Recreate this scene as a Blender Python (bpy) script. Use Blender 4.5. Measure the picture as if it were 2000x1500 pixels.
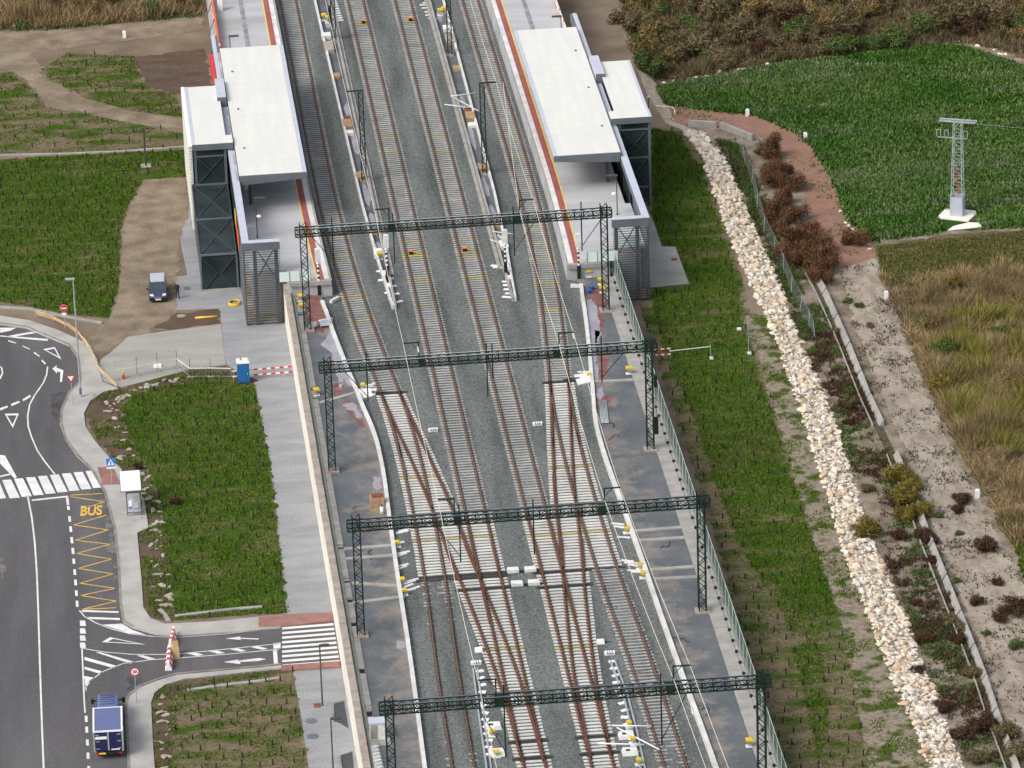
import bpy, bmesh, math, random
import numpy as np
from mathutils import Vector, Matrix
random.seed(7); RNG = np.random.default_rng(11)
SC = bpy.context.scene; COL = SC.collection
for _o in list(bpy.data.objects): bpy.data.objects.remove(_o)
# ------------------------------------------------------------------ camera
F, PITCH, ROLL, YAW = 10026.994, math.radians(22.757438), math.radians(-1.822834), math.radians(5.128471)
CAM = Vector((-32.58245, -430.0, 185.854513))
_fw = Vector((math.sin(YAW)*math.cos(PITCH), math.cos(YAW)*math.cos(PITCH), -math.sin(PITCH)))
_r0 = Vector((math.cos(YAW), -math.sin(YAW), 0)); _u0 = _r0.cross(_fw)
_rt = math.cos(ROLL)*_r0 + math.sin(ROLL)*_u0; _up = -math.sin(ROLL)*_r0 + math.cos(ROLL)*_u0
cd = bpy.data.cameras.new('camera'); cam = bpy.data.objects.new('camera', cd); COL.objects.link(cam)
cd.sensor_width = 36.0; cd.lens = F/2000*36.0; cd.clip_start = 5.0; cd.clip_end = 5000.0
cam.matrix_world = Matrix(((_rt.x,_up.x,-_fw.x,CAM.x),(_rt.y,_up.y,-_fw.y,CAM.y),(_rt.z,_up.z,-_fw.z,CAM.z),(0,0,0,1)))
SC.camera = cam
# ------------------------------------------------------------------ light: thin bright overcast, soft sun from the left
SUN_EL, SUN_AZ = math.radians(46), math.radians(-122)   # azimuth from +Y towards +X
w = bpy.data.worlds.new('World'); SC.world = w; w.use_nodes = True
nt = w.node_tree; nt.nodes.clear()
bg = nt.nodes.new('ShaderNodeBackground'); out = nt.nodes.new('ShaderNodeOutputWorld'); sk = nt.nodes.new('ShaderNodeTexSky')
sk.sky_type = 'NISHITA'; sk.sun_disc = False; sk.sun_elevation = SUN_EL; sk.sun_rotation = SUN_AZ
sk.air_density = 1.0; sk.dust_density = 4.0; sk.ozone_density = 0.6; sk.altitude = 100
hs = nt.nodes.new('ShaderNodeHueSaturation'); hs.inputs['Saturation'].default_value = 0.45
nt.links.new(sk.outputs[0], hs.inputs['Color']); nt.links.new(hs.outputs[0], bg.inputs[0])
bg.inputs[1].default_value = 0.15; nt.links.new(bg.outputs[0], out.inputs[0])
sl = bpy.data.lights.new('sun', 'SUN'); sl.energy = 1.1; sl.angle = math.radians(22); sl.color = (1.0, 0.965, 0.91)
so = bpy.data.objects.new('sun', sl); COL.objects.link(so)
_sd = Vector((math.sin(SUN_AZ)*math.cos(SUN_EL), math.cos(SUN_AZ)*math.cos(SUN_EL), math.sin(SUN_EL)))
so.rotation_euler = _sd.to_track_quat('Z', 'Y').to_euler(); so.location = (-60, 0, 120)
vs = SC.view_settings; vs.view_transform = 'Standard'; vs.look = 'None'; vs.gamma = 1.0; vs.use_curve_mapping = False
vs.exposure = 0.5
# ------------------------------------------------------------------ pixel -> place
ZP = -3.8      # streets and lawns beside the railway deck
ZF = -5.2      # fields right of the boulder bank
def P(px, py, z=0.0):
    d = _fw*F + _rt*(px-1000) - _up*(py-750); t = (z-CAM.z)/d.z
    v = CAM + d*t; v.z = z; return v
def PL(pts, z): return [P(x, y, z) for x, y in pts]
def AX(x): return 7.08 - x     # the railway is symmetric about x = 3.54
# ------------------------------------------------------------------ materials
MATS = {}
def mat(name, c, rough=.85, v=.12, s=1.0, c2=None, fine=0.0, fs=30.0, bump=0.0, bs=None, metal=0.0, isl=0.0, spec=.3, alpha=1.0, trans=0.0, sx=1.0, sy=1.0, lo=.35, hi=.65):
    m = bpy.data.materials.new(name); m.use_nodes = True; N = m.node_tree.nodes; L = m.node_tree.links
    b = N['Principled BSDF']; b.inputs['Roughness'].default_value = rough; b.inputs['Metallic'].default_value = metal
    b.inputs['Specular IOR Level'].default_value = .04 if (isl or bump) else spec
    if alpha < 1: b.inputs['Alpha'].default_value = alpha
    if trans: b.inputs['Transmission Weight'].default_value = trans
    g = N.new('ShaderNodeNewGeometry'); pos = g.outputs['Position']
    if sx != 1 or sy != 1:
        mp = N.new('ShaderNodeMapping'); mp.inputs['Scale'].default_value = (sx, sy, 1); L.new(pos, mp.inputs[0]); pos = mp.outputs[0]
    n = N.new('ShaderNodeTexNoise'); n.inputs['Scale'].default_value = s; n.inputs['Detail'].default_value = 4; L.new(pos, n.inputs[0])
    r = N.new('ShaderNodeMapRange'); r.inputs[1].default_value = lo; r.inputs[2].default_value = hi; L.new(n.outputs[0], r.inputs[0])
    mx = N.new('ShaderNodeMix'); mx.data_type = 'RGBA'; L.new(r.outputs[0], mx.inputs[0])
    ca = [x*(1-v) for x in c]; cb = list(c2) if c2 else [min(1, x*(1+v)) for x in c]
    if c2: ca = list(c)
    mx.inputs[6].default_value = (*ca, 1); mx.inputs[7].default_value = (*cb, 1); colr = mx.outputs[2]
    def vmul(cin, fac_out, amt):
        k = N.new('ShaderNodeMapRange'); k.inputs[1].default_value = .25; k.inputs[2].default_value = .75
        k.inputs[3].default_value = 1-amt; k.inputs[4].default_value = 1+amt; L.new(fac_out, k.inputs[0])
        q = N.new('ShaderNodeVectorMath'); q.operation = 'SCALE'; L.new(cin, q.inputs[0]); L.new(k.outputs[0], q.inputs['Scale']); return q.outputs[0]
    n2 = None
    if fine or bump:
        n2 = N.new('ShaderNodeTexNoise'); n2.inputs['Scale'].default_value = fs; n2.inputs['Detail'].default_value = 3; L.new(g.outputs['Position'], n2.inputs[0])
    if fine: colr = vmul(colr, n2.outputs[0], fine)
    if isl: colr = vmul(colr, g.outputs['Random Per Island'], isl)
    L.new(colr, b.inputs['Base Color'])
    if bump:
        bn = N.new('ShaderNodeBump'); bn.inputs['Strength'].default_value = bump; bn.inputs['Distance'].default_value = .05
        L.new(n2.outputs[0], bn.inputs['Height']); L.new(bn.outputs[0], b.inputs['Normal'])
    MATS[name] = m; return m
mat('ballast', (.074,.082,.079), .95, c2=(.146,.157,.150), s=.5, fine=.6, fs=6.5, bump=.7, sx=1.0, sy=.10, lo=.26, hi=.58)
mat('asphalt_road', (.076,.073,.075), .85, c2=(.118,.113,.115), s=.14, fine=.22, fs=7, sx=2.0, sy=.25)
def walkway_mat():
    m = mat('asphalt_deck', (.085,.098,.108), .75, c2=(.125,.132,.138), s=.3, fine=.2, fs=9); N = m.node_tree.nodes; L = m.node_tree.links; b = N['Principled BSDF']
    old = b.inputs['Base Color'].links[0].from_socket; at = N.new('ShaderNodeAttribute'); at.attribute_name = 'edge'; g = N.new('ShaderNodeNewGeometry')
    n = N.new('ShaderNodeTexNoise'); n.inputs['Scale'].default_value = .45; n.inputs['Detail'].default_value = 9; n.inputs['Roughness'].default_value = .72; L.new(g.outputs['Position'], n.inputs[0])
    a = N.new('ShaderNodeMath'); a.operation = 'MULTIPLY_ADD'; a.inputs[1].default_value = .20; L.new(at.outputs['Fac'], a.inputs[0]); L.new(n.outputs[0], a.inputs[2])
    r = N.new('ShaderNodeMapRange'); r.inputs[1].default_value = .57; r.inputs[2].default_value = .74; r.inputs[4].default_value = .75; L.new(a.outputs[0], r.inputs[0])
    x = N.new('ShaderNodeMix'); x.data_type = 'RGBA'; L.new(r.outputs[0], x.inputs[0]); L.new(old, x.inputs[6]); x.inputs[7].default_value = (.25,.215,.18,1); L.new(x.outputs[2], b.inputs['Base Color'])
walkway_mat()
mat('asphalt_patch', (.055,.053,.054), .9, v=.15, s=.5, fine=.2, fs=7); mat('asphalt_stain', (.045,.043,.044), .85, c2=(.09,.087,.088), s=.8, fine=.2, fs=6); mat('asphalt_worn', (.17,.16,.145), .9, c2=(.09,.087,.086), s=.7, fine=.2, fs=6, lo=.42, hi=.58)
mat('concrete', (.31,.30,.275), .9, v=.14, s=.7, fine=.12, fs=9)
mat('concrete_white', (.58,.575,.55), .85, v=.12, s=.6, fine=.08, fs=7)
mat('concrete_cream', (.70,.68,.60), .85, v=.08, s=.5, fine=.06, fs=6)
mat('coping_stone', (.33,.28,.24), .9, v=.15, s=1.2, fine=.15, fs=8)
mat('pavers', (.235,.24,.25), .9, c2=(.30,.302,.308), s=.4, fine=.16, fs=5, sx=.7, sy=2)
mat('plaza_concrete', (.27,.262,.235), .9, c2=(.34,.333,.30), s=.25, fine=.09, fs=6, sx=.5, sy=2)
mat('sidewalk', (.36,.35,.325), .9, v=.12, s=.5, fine=.10, fs=6)
mat('kerbstone', (.22,.20,.175), .9, v=.2, s=.8, fine=.12, fs=8)
mat('platform_paving', (.45,.45,.465), .85, c2=(.33,.33,.325), s=.16, fine=.09, fs=5, sx=.5, sy=2)
mat('tactile_red', (.30,.095,.085), .85, v=.12, s=.8, fine=.08)
mat('red_paving', (.27,.14,.115), .9, v=.15, s=.8, fine=.15, fs=8)
mat('dark_band', (.24,.255,.27), .8, v=.25, s=.8)
mat('paint_white', (.70,.70,.69), .6, c2=(.58,.58,.57), s=.9, fine=.10, fs=6)
mat('paint_worn', (.62,.61,.59), .7, v=.16, s=.5, fine=.12, fs=6)
mat('paint_yellow', (.74,.55,.06), .6, v=.12, s=2)
mat('paint_orange', (.66,.40,.07), .7, v=.16, s=1.2)
mat('yellow_box', (.64,.44,.03), .5, v=.08, s=2)
mat('rail_rust', (.098,.045,.028), .75, c2=(.135,.068,.045), s=1.5, fine=.2, fs=14, spec=.3)
mat('rail_head', (.16,.11,.085), .5, v=.2, s=1.0, metal=.2)
mat('rail_orange', (.150,.053,.023), .85, c2=(.108,.040,.019), s=1.6, fine=.25, fs=14)
mat('sleeper_grey', (.345,.345,.33), .9, v=.18, s=.5, fine=.15, fs=9)
mat('sleeper_white', (.53,.525,.49), .9, v=.12, s=.6, fine=.14, fs=7)
mat('sleeper_yellow', (.52,.42,.12), .85, c2=(.34,.31,.20), s=5, lo=.45, hi=.55)
mat('soil_patchy', (.060,.080,.018), .97, c2=(.235,.195,.15), s=.55, fine=.3, fs=3, bump=.6, lo=.40, hi=.50)
mat('bank_fill', (.50,.42,.32), .95, c2=(.32,.255,.18), s=1.5, fine=.3, fs=4, bump=.6)
mat('sleeper_black', (.03,.028,.03), .6, v=.2)
mat('steel_green', (.009,.024,.018), .6, v=.25, s=2, spec=.25)
mat('steel_dark', (.045,.052,.06), .5, v=.15, s=2, spec=.5)
mat('steel_grey', (.115,.13,.15), .5, v=.08, s=1.0, spec=.45)
mat('steel_blue', (.42,.45,.52), .4, v=.06, s=.8, spec=.5)
mat('galvanised', (.42,.46,.47), .45, v=.12, s=2, metal=.35)
mat('roof_cream', (.655,.65,.595), .65, c2=(.605,.605,.57), s=.5, fine=.03, fs=4, sx=2.5, sy=.25)
mat('roof_rim', (.46,.485,.56), .5, v=.05, s=.8)
mat('cladding', (.66,.67,.60), .5, v=.06, s=1)
mat('gutter', (.36,.36,.35), .8, c2=(.50,.51,.55), s=.35, lo=.46, hi=.54)
mat('glass_dark', (.012,.020,.022), .2, v=.3, s=.6, spec=.2)
mat('glass_pale', (.72,.84,.80), .3, v=.05, s=1, spec=.4, alpha=.85)
mat('glass_clear', (.55,.62,.62), .08, v=.05, s=1, spec=.7, alpha=.30)
mat('lift_white', (.50,.52,.50), .6, v=.1)
mat('brown_stair', (.22,.18,.135), .9, v=.15, s=1.5)
mat('stair_tread', (.46,.41,.34), .9, v=.10, s=1.5)
mat('black', (.012,.012,.014), .6, v=.2)
mat('white', (.80,.80,.80), .5, v=.04)
mat('white_dirty', (.64,.64,.61), .8, v=.12, s=2)
mat('red', (.62,.035,.025), .5, v=.08)
mat('orange', (.78,.17,.03), .6, v=.12)
mat('blue', (.02,.13,.36), .45, v=.06)
mat('sign_blue', (.02,.22,.72), .4, v=.04)
mat('navy', (.018,.022,.085), .35, v=.06, spec=.5)
mat('navy_roof', (.105,.135,.27), .45, v=.05, s=1.5, spec=.4)
mat('car_blue', (.055,.062,.125), .3, v=.05, metal=.3, spec=.5)
mat('car_glass', (.025,.045,.045), .06, v=.2, spec=.9)
mat('headlight', (.75,.75,.70), .15, v=.08, spec=.8)
mat('tail_red', (.55,.01,.02), .25, v=.1)
mat('plastic_black', (.02,.02,.024), .6, v=.1)
mat('chrome', (.55,.55,.56), .2, metal=.9)
mat('wood_brown', (.36,.24,.13), .85, v=.2, s=2, fine=.2, fs=12)
mat('rust_red', (.19,.055,.045), .85, v=.3, s=2, fine=.2)
mat('clay_red', (.16,.055,.05), .8, c2=(.22,.12,.10), s=1.2, fine=.2)
mat('clay_dust', (.34,.29,.25), .95, c2=(.24,.22,.20), s=.8, fine=.15)
mat('wire_cream', (.60,.58,.48), .6, v=.05)
mat('water', (.33,.315,.36), .12, c2=(.25,.225,.25), s=.4, spec=.6)  # muddy water; its pale lavender paints the sky's reflection into the base colour
mat('green_box', (.02,.085,.04), .7, v=.3)
mat('dirt', (.150,.112,.080), .97, c2=(.215,.172,.128), s=.22, fine=.2, fs=5, bump=.5)
mat('dirt_track', (.165,.128,.092), .97, c2=(.265,.215,.16), s=.45, fine=.22, fs=4, bump=.5)
mat('dirt_dark', (.085,.058,.040), .97, c2=(.125,.092,.066), s=.3, fine=.2, fs=5, bump=.5)
mat('field_brown', (.085,.060,.043), .97, c2=(.115,.085,.064), s=.22, fine=.22, fs=3, bump=.5, sx=1, sy=3)
mat('sand', (.27,.226,.178), .97, c2=(.150,.120,.088), s=.40, fine=.25, fs=3.5, bump=.6, lo=.36, hi=.62)
mat('sand_track', (.34,.29,.24), .97, c2=(.235,.195,.155), s=.45, fine=.22, fs=3, bump=.6, lo=.38, hi=.64, sx=1.8, sy=.6)
mat('pink_gravel', (.27,.155,.115), .97, c2=(.225,.135,.10), s=.4, fine=.2, fs=5, bump=.5)
mat('lawn', (.048,.080,.014), .97, c2=(.135,.112,.055), s=.20, fine=.35, fs=3, bump=.5, lo=.50, hi=.68, sy=2.2)
mat('lawn_dry', (.045,.078,.010), .97, c2=(.150,.118,.075), s=.22, fine=.35, fs=3, bump=.5, lo=.36, hi=.54, sy=2.2)
mat('crop_soil', (.034,.066,.012), .97, c2=(.15,.10,.055), s=.14, fine=.3, fs=3, bump=.5, lo=.54, hi=.68, sy=4)
mat('scrub_soil', (.085,.066,.036), .97, c2=(.125,.10,.056), s=.25, fine=.3, fs=3, bump=.6)
mat('grass', (.066,.130,.012), .9, c2=(.108,.155,.026), s=.25, isl=.50)
mat('grass_dry', (.10,.115,.032), .85, c2=(.145,.135,.05), s=.4, isl=.45)
mat('crop', (.048,.115,.018), .9, c2=(.100,.165,.045), s=.12, isl=.55)
mat('crop_pale', (.145,.185,.095), .9, c2=(.19,.215,.125), s=.5, isl=.45)
mat('reed', (.35,.255,.135), .9, c2=(.19,.145,.075), s=.15, isl=.55)
mat('reed_green', (.175,.180,.030), .9, c2=(.235,.195,.06), s=.3, isl=.45)
mat('bush_red', (.150,.080,.042), .9, c2=(.098,.056,.032), s=.7, isl=.5)
mat('bush_olive', (.20,.155,.035), .85, c2=(.14,.115,.03), s=.7, isl=.50)
mat('bush_green', (.060,.098,.028), .85, c2=(.095,.125,.04), s=.6, isl=.5)
mat('bush_grey', (.165,.125,.072), .9, c2=(.105,.088,.042), s=.2, isl=.5)
mat('bush_dark', (.060,.032,.022), .9, c2=(.085,.050,.032), s=.7, isl=.5)
mat('bush_tan', (.235,.165,.072), .9, c2=(.155,.12,.048), s=.3, isl=.5)
mat('stem', (.09,.065,.045), .9, v=.2)
mat('rock', (.64,.55,.43), .9, c2=(.56,.44,.31), s=.45, fine=.14, fs=5, bump=.5, bs=4)
mat('rock_white', (.68,.63,.55), .9, v=.10, s=.8, fine=.12, fs=5)
mat('rock_tan', (.52,.38,.25), .9, v=.16, s=.8, fine=.14, fs=5)
mat('rubble', (.33,.30,.255), .9, v=.25, s=2, fine=.15, fs=6)
mat('skin', (.50,.30,.22), .6, v=.05)
mat('cloth_black', (.010,.010,.018), .9, v=.15)
mat('hair_grey', (.45,.42,.40), .9, v=.15)
# ------------------------------------------------------------------ mesh building
class MB:
    def __init__(s): s.v = []; s.f = []; s.mi = []; s.cur = 0
    def add(s, vs, fs):
        k = len(s.v); s.v += [tuple(x) for x in vs]
        for f in fs: s.f.append([i+k for i in f]); s.mi.append(s.cur)
    def box(s, c, d, rz=0.0):
        hx, hy, hz = d[0]/2, d[1]/2, d[2]/2; cs, sn = math.cos(rz), math.sin(rz)
        vs = []
        for z in (-hz, hz):
            for x, y in ((-hx,-hy),(hx,-hy),(hx,hy),(-hx,hy)): vs.append((c[0]+x*cs-y*sn, c[1]+x*sn+y*cs, c[2]+z))
        s.add(vs, [(0,3,2,1),(4,5,6,7),(0,1,5,4),(1,2,6,5),(2,3,7,6),(3,0,4,7)]); return s
    def b2(s, x0, x1, y0, y1, z0, z1): return s.box(((x0+x1)/2,(y0+y1)/2,(z0+z1)/2), (abs(x1-x0),abs(y1-y0),abs(z1-z0)))
    def bar(s, a, b, w, h=None, up=(0,0,1)):
        a, b = Vector(a), Vector(b); h = h or w; d = (b-a)
        if d.length < 1e-6: return s
        d.normalize(); u = Vector(up)
        if abs(d.dot(u)) > .98: u = Vector((0,1,0))
        r = d.cross(u).normalized(); u = r.cross(d)
        vs = []
        for q in (a, b):
            for i, j in ((-1,-1),(1,-1),(1,1),(-1,1)): vs.append(q + r*(i*w/2) + u*(j*h/2))
        s.add(vs, [(0,3,2,1),(4,5,6,7),(0,1,5,4),(1,2,6,5),(2,3,7,6),(3,0,4,7)]); return s
    def tube(s, a, b, r, n=8, r2=None):
        a, b = Vector(a), Vector(b); r2 = r if r2 is None else r2; d = (b-a).normalized()
        u = Vector((0,0,1)) if abs(d.z) < .95 else Vector((0,1,0)); x = d.cross(u).normalized(); y = x.cross(d)
        vs = []
        for q, rr in ((a, r), (b, r2)):
            for i in range(n):
                t = 2*math.pi*i/n; vs.append(q + x*(rr*math.cos(t)) + y*(rr*math.sin(t)))
        fs = [(i, (i+1) % n, n+(i+1) % n, n+i) for i in range(n)] + [tuple(range(n))[::-1], tuple(range(n, 2*n))]
        s.add(vs, fs); return s
    def path(s, pts, r, n=5):
        for a, b in zip(pts, pts[1:]): s.tube(a, b, r, n)
        return s
    def poly(s, pts): s.add(pts, [tuple(range(len(pts)))]); return s
    def prism(s, pts, z0, z1):
        n = len(pts); A = sum(pts[i][0]*pts[(i+1) % n][1]-pts[(i+1) % n][0]*pts[i][1] for i in range(n))
        if A < 0: pts = pts[::-1]
        vs = [(q[0], q[1], z0) for q in pts] + [(q[0], q[1], z1) for q in pts]
        s.add(vs, [tuple(range(n))[::-1], tuple(range(n, 2*n))] + [(i, (i+1) % n, n+(i+1) % n, n+i) for i in range(n)]); return s
    def loft(s, rings, close=True, cap=True):
        n = len(rings[0]); vs = [q for r in rings for q in r]; fs = []
        for k in range(len(rings)-1):
            for i in range(n if close else n-1):
                j = (i+1) % n; fs.append((k*n+i, k*n+j, (k+1)*n+j, (k+1)*n+i))
        if cap and close: fs += [tuple(range(n))[::-1], tuple(range((len(rings)-1)*n, len(rings)*n))]
        s.add(vs, fs); return s
    def ell(s, c, r, nu=10, nv=7):
        rings = []
        for k in range(nv+1):
            t = math.pi*k/nv; t = min(max(t, .02), math.pi-.02)
            rings.append([(c[0]+r[0]*math.sin(t)*math.cos(2*math.pi*i/nu), c[1]+r[1]*math.sin(t)*math.sin(2*math.pi*i/nu), c[2]-r[2]*math.cos(t)) for i in range(nu)])
        return s.loft(rings)
    def mesh(s, name, mats, smooth=False):
        me = bpy.data.meshes.new(name); me.from_pydata(s.v, [], s.f); me.update()
        for m in (mats if isinstance(mats, (list, tuple)) else [mats]): me.materials.append(MATS[m])
        if isinstance(mats, (list, tuple)) and len(mats) > 1: me.polygons.foreach_set('material_index', s.mi)
        if smooth: me.polygons.foreach_set('use_smooth', [True]*len(me.polygons))
        return me
    def build(s, name, mats, parent=None, smooth=False, loc=None):
        if loc is not None:
            l = Vector(loc); s.v = [tuple(Vector(q)-l) for q in s.v]
        o = bpy.data.objects.new(name, s.mesh(name, mats, smooth)); COL.objects.link(o)
        if loc is not None: o.location = loc
        if parent: o.parent = parent
        return o
def inst(name, me, parent=None, loc=(0,0,0), rz=0.0, sc=None):
    o = bpy.data.objects.new(name, me); COL.objects.link(o); o.location = loc; o.rotation_euler.z = rz
    if sc: o.scale = sc
    if parent: o.parent = parent
    return o
def tag(o, label=None, cat=None, group=None, kind=None):
    if label: o['label'] = label
    if cat: o['category'] = cat
    if group: o['group'] = group
    if kind: o['kind'] = kind
    return o
def thing(name, label, cat, loc=(0,0,0), rz=0.0, group=None):
    o = bpy.data.objects.new(name, None); COL.objects.link(o); o.location = loc; o.rotation_euler.z = rz; o.empty_display_size = .3
    return tag(o, label, cat, group)
def copy_tree(o, loc=None, rz=None, label=None, parent=None, sc=None, group=None):
    c = o.copy(); COL.objects.link(c)
    if parent: c.parent = parent
    for ch in o.children: copy_tree(ch, parent=c)
    if loc is not None: c.location = loc
    if rz is not None: c.rotation_euler.z = rz
    if sc is not None: c.scale = sc if hasattr(sc, '__len__') else (sc,)*3
    if label: c['label'] = label
    if group: c['group'] = group
    return c
NAT = {'asphalt_stain','asphalt_worn','soil_patchy','lawn','lawn_dry','dirt_track','dirt_dark','field_brown','scrub_soil','sand_track','pink_gravel','crop_soil','clay_red','water'}
def rough(pts, amp, step):
    r = random.Random(len(pts)*7+int(abs(pts[0][0])*10)); o = []
    for a, b in zip(pts, list(pts[1:])+[pts[0]]):
        d = math.hypot(b[0]-a[0], b[1]-a[1]); n = max(1, min(400, int(d/step)))
        nx, ny = -(b[1]-a[1])/max(d,1e-6), (b[0]-a[0])/max(d,1e-6)
        for i in range(n):
            u = i/n; q = (a[0]+(b[0]-a[0])*u, a[1]+(b[1]-a[1])*u); s = amp*min(1, 3*min(u, 1-u)+.15)*(math.sin(q[0]*1.3+q[1]*1.9)+.6*math.sin(q[0]*4.1-q[1]*2.7)+.45*math.sin(q[0]*7.3+q[1]*6.1)+r.uniform(-.5,.5)); o.append((q[0]+nx*s, q[1]+ny*s))
    return o
def struct(name, pts, z, m, z0=None):
    if m in NAT: pts = rough(pts, *((.07,.2) if m in ('water','clay_red') else (.20,.4)))
    b = MB()
    if z0 is None:
        q = [(a[0], a[1], z) for a in pts]; n = len(q)
        if sum(q[i][0]*q[(i+1) % n][1]-q[(i+1) % n][0]*q[i][1] for i in range(n)) < 0: q = q[::-1]
        b.poly(q)
    else: b.prism([(a[0], a[1]) for a in pts], z0, z)
    o = b.build(name, m)
    bm = bmesh.new(); bm.from_mesh(o.data); bmesh.ops.triangulate(bm, faces=[f for f in bm.faces if len(f.verts) > 4]); bm.to_mesh(o.data); bm.free()
    return tag(o, kind='structure')
def ribbon(pts, w, z, h=None):
    """flat strip (or low wall when h is given) of width w along a polyline of points"""
    n = len(pts); L = []; R = []
    for i in range(n):
        a = Vector(pts[max(0, i-1)][:2]); b = Vector(pts[min(n-1, i+1)][:2]); d = (b-a).normalized(); nn = Vector((-d.y, d.x))
        c = Vector(pts[i][:2]); L.append(c+nn*(w/2)); R.append(c-nn*(w/2))
    m = MB()
    if h is None:
        vs = [(q.x, q.y, z) for q in L] + [(q.x, q.y, z) for q in R]
        m.add(vs, [(n+i, n+i+1, i+1, i) for i in range(n-1)])
    else:
        rings = [[(L[i].x, L[i].y, z), (L[i].x, L[i].y, z+h), (R[i].x, R[i].y, z+h), (R[i].x, R[i].y, z)] for i in range(n)]
        m.loft(rings)
    return m
def spline(pts, step=1.0):
    """smooth x(y) through (x, y) points, y decreasing or increasing"""
    P_ = sorted(pts, key=lambda q: q[1]); ys = np.array([q[1] for q in P_]); xs = np.array([q[0] for q in P_])
    d = np.gradient(xs, ys)
    def f(y):
        y = np.asarray(y, float); i = np.clip(np.searchsorted(ys, y)-1, 0, len(ys)-2); h = ys[i+1]-ys[i]; t = (y-ys[i])/h
        tc = np.clip(t, 0, 1); h00 = 2*tc**3-3*tc**2+1; h10 = tc**3-2*tc**2+tc; h01 = -2*tc**3+3*tc**2; h11 = tc**3-tc**2
        v = h00*xs[i]+h10*h*d[i]+h01*xs[i+1]+h11*h*d[i+1]
        return v + np.where(t > 1, (t-1)*h*d[i+1], 0) + np.where(t < 0, t*h*d[i], 0)
    return f
def inpoly(pts, poly):
    x = pts[:, 0]; y = pts[:, 1]; r = np.zeros(len(pts), bool); n = len(poly); j = n-1
    for i in range(n):
        xi, yi = poly[i][0], poly[i][1]; xj, yj = poly[j][0], poly[j][1]
        c = ((yi > y) != (yj > y)) & (x < (xj-xi)*(y-yi)/(yj-yi+1e-12)+xi); r ^= c; j = i
    return r
def scatter(poly, dens):
    a = np.array([(q[0], q[1]) for q in poly]); lo = a.min(0); hi = a.max(0)
    n = int((hi-lo).prod()*dens); p = lo + RNG.random((n, 2))*(hi-lo); return p[inpoly(p, poly)]
def vnoise(p, s, seed=0):
    r = np.random.default_rng(seed).random((64, 64)); q = p*s; i = np.floor(q).astype(int); t = q-i; t = t*t*(3-2*t)
    g = lambda a, b: r[(i[:, 0]+a) % 64, (i[:, 1]+b) % 64]
    return (g(0,0)*(1-t[:,0])+g(1,0)*t[:,0])*(1-t[:,1])+(g(0,1)*(1-t[:,0])+g(1,1)*t[:,0])*t[:,1]
def tri_mesh(name, V, m):
    """V: (n,3,3) triangles"""
    n = len(V); me = bpy.data.meshes.new(name); me.vertices.add(3*n); me.vertices.foreach_set('co', V.reshape(-1).astype(np.float32))
    me.loops.add(3*n); me.loops.foreach_set('vertex_index', np.arange(3*n, dtype=np.int32))
    me.polygons.add(n); me.polygons.foreach_set('loop_start', np.arange(0, 3*n, 3, dtype=np.int32)); me.update(calc_edges=True)
    me.materials.append(MATS[m]); return me
def blades(p, z, h, w, lean, k):
    """grass blades: k per point"""
    n = len(p)*k; c = np.repeat(p, k, 0) + RNG.normal(0, w*2.2, (n, 2)); a = RNG.random(n)*6.283
    hh = h*(.5+RNG.random(n)); ww = w*(.6+.8*RNG.random(n)); d = np.stack([np.cos(a), np.sin(a)], 1)
    la = RNG.random(n)*6.283; ln = (lean*hh*RNG.random(n))[:, None]*np.stack([np.cos(la), np.sin(la)], 1)
    V = np.zeros((n, 3, 3)); V[:, 0, :2] = c-d*ww[:, None]; V[:, 1, :2] = c+d*ww[:, None]; V[:, 2, :2] = c+ln
    V[:, :, 2] = z; V[:, 2, 2] += hh; return V
# ================================================================== GROUND
BL = [(1150,-300),(1215,60),(1262,180),(1300,240),(1335,255),(1375,310),(1400,390),(1430,470),(1460,545),(1490,600),(1515,660),(1550,760),(1580,850),(1605,930),(1635,1030),(1660,1110),(1700,1210),(1745,1330),(1790,1430),(1815,1500),(1860,1640)]
BR = [(1180,-300),(1235,60),(1275,150),(1320,238),(1375,262),(1420,320),(1455,410),(1490,490),(1530,570),(1540,620),(1570,690),(1610,770),(1645,870),(1675,970),(1700,1050),(1735,1130),(1775,1230),(1820,1350),(1855,1440),(1880,1500),(1930,1640)]
LW = PL(BL, ZP); RW = PL(BR, ZF)
def _sheet():
    m = MB(); L2 = [(LW[0].x, 1600)] + [(q.x, q.y) for q in LW] + [(LW[-1].x-8, -700)]
    R2 = [(RW[0].x, 1600)] + [(q.x, q.y) for q in RW] + [(RW[-1].x-8, -700)]
    for a, b in zip(L2, L2[1:]): m.add([(-1500, a[1], ZP), (-1500, b[1], ZP), (b[0], b[1], ZP), (a[0], a[1], ZP)], [(0,1,2,3)])
    m.cur = 2
    for a, b in zip(range(len(L2)), range(1, len(L2))):
        m.add([(*L2[a], ZP), (*L2[b], ZP), (*R2[b], ZF), (*R2[a], ZF)], [(0,1,2,3)])
    m.cur = 1
    for a, b in zip(R2, R2[1:]): m.add([(a[0], a[1], ZF), (b[0], b[1], ZF), (1500, b[1], ZF), (1500, a[1], ZF)], [(0,1,2,3)])
    o = m.build('ground', ['dirt', 'sand', 'bank_fill']); o.data.polygons[0].use_smooth = False; return tag(o, kind='structure')
_sheet()
e = .004
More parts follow.
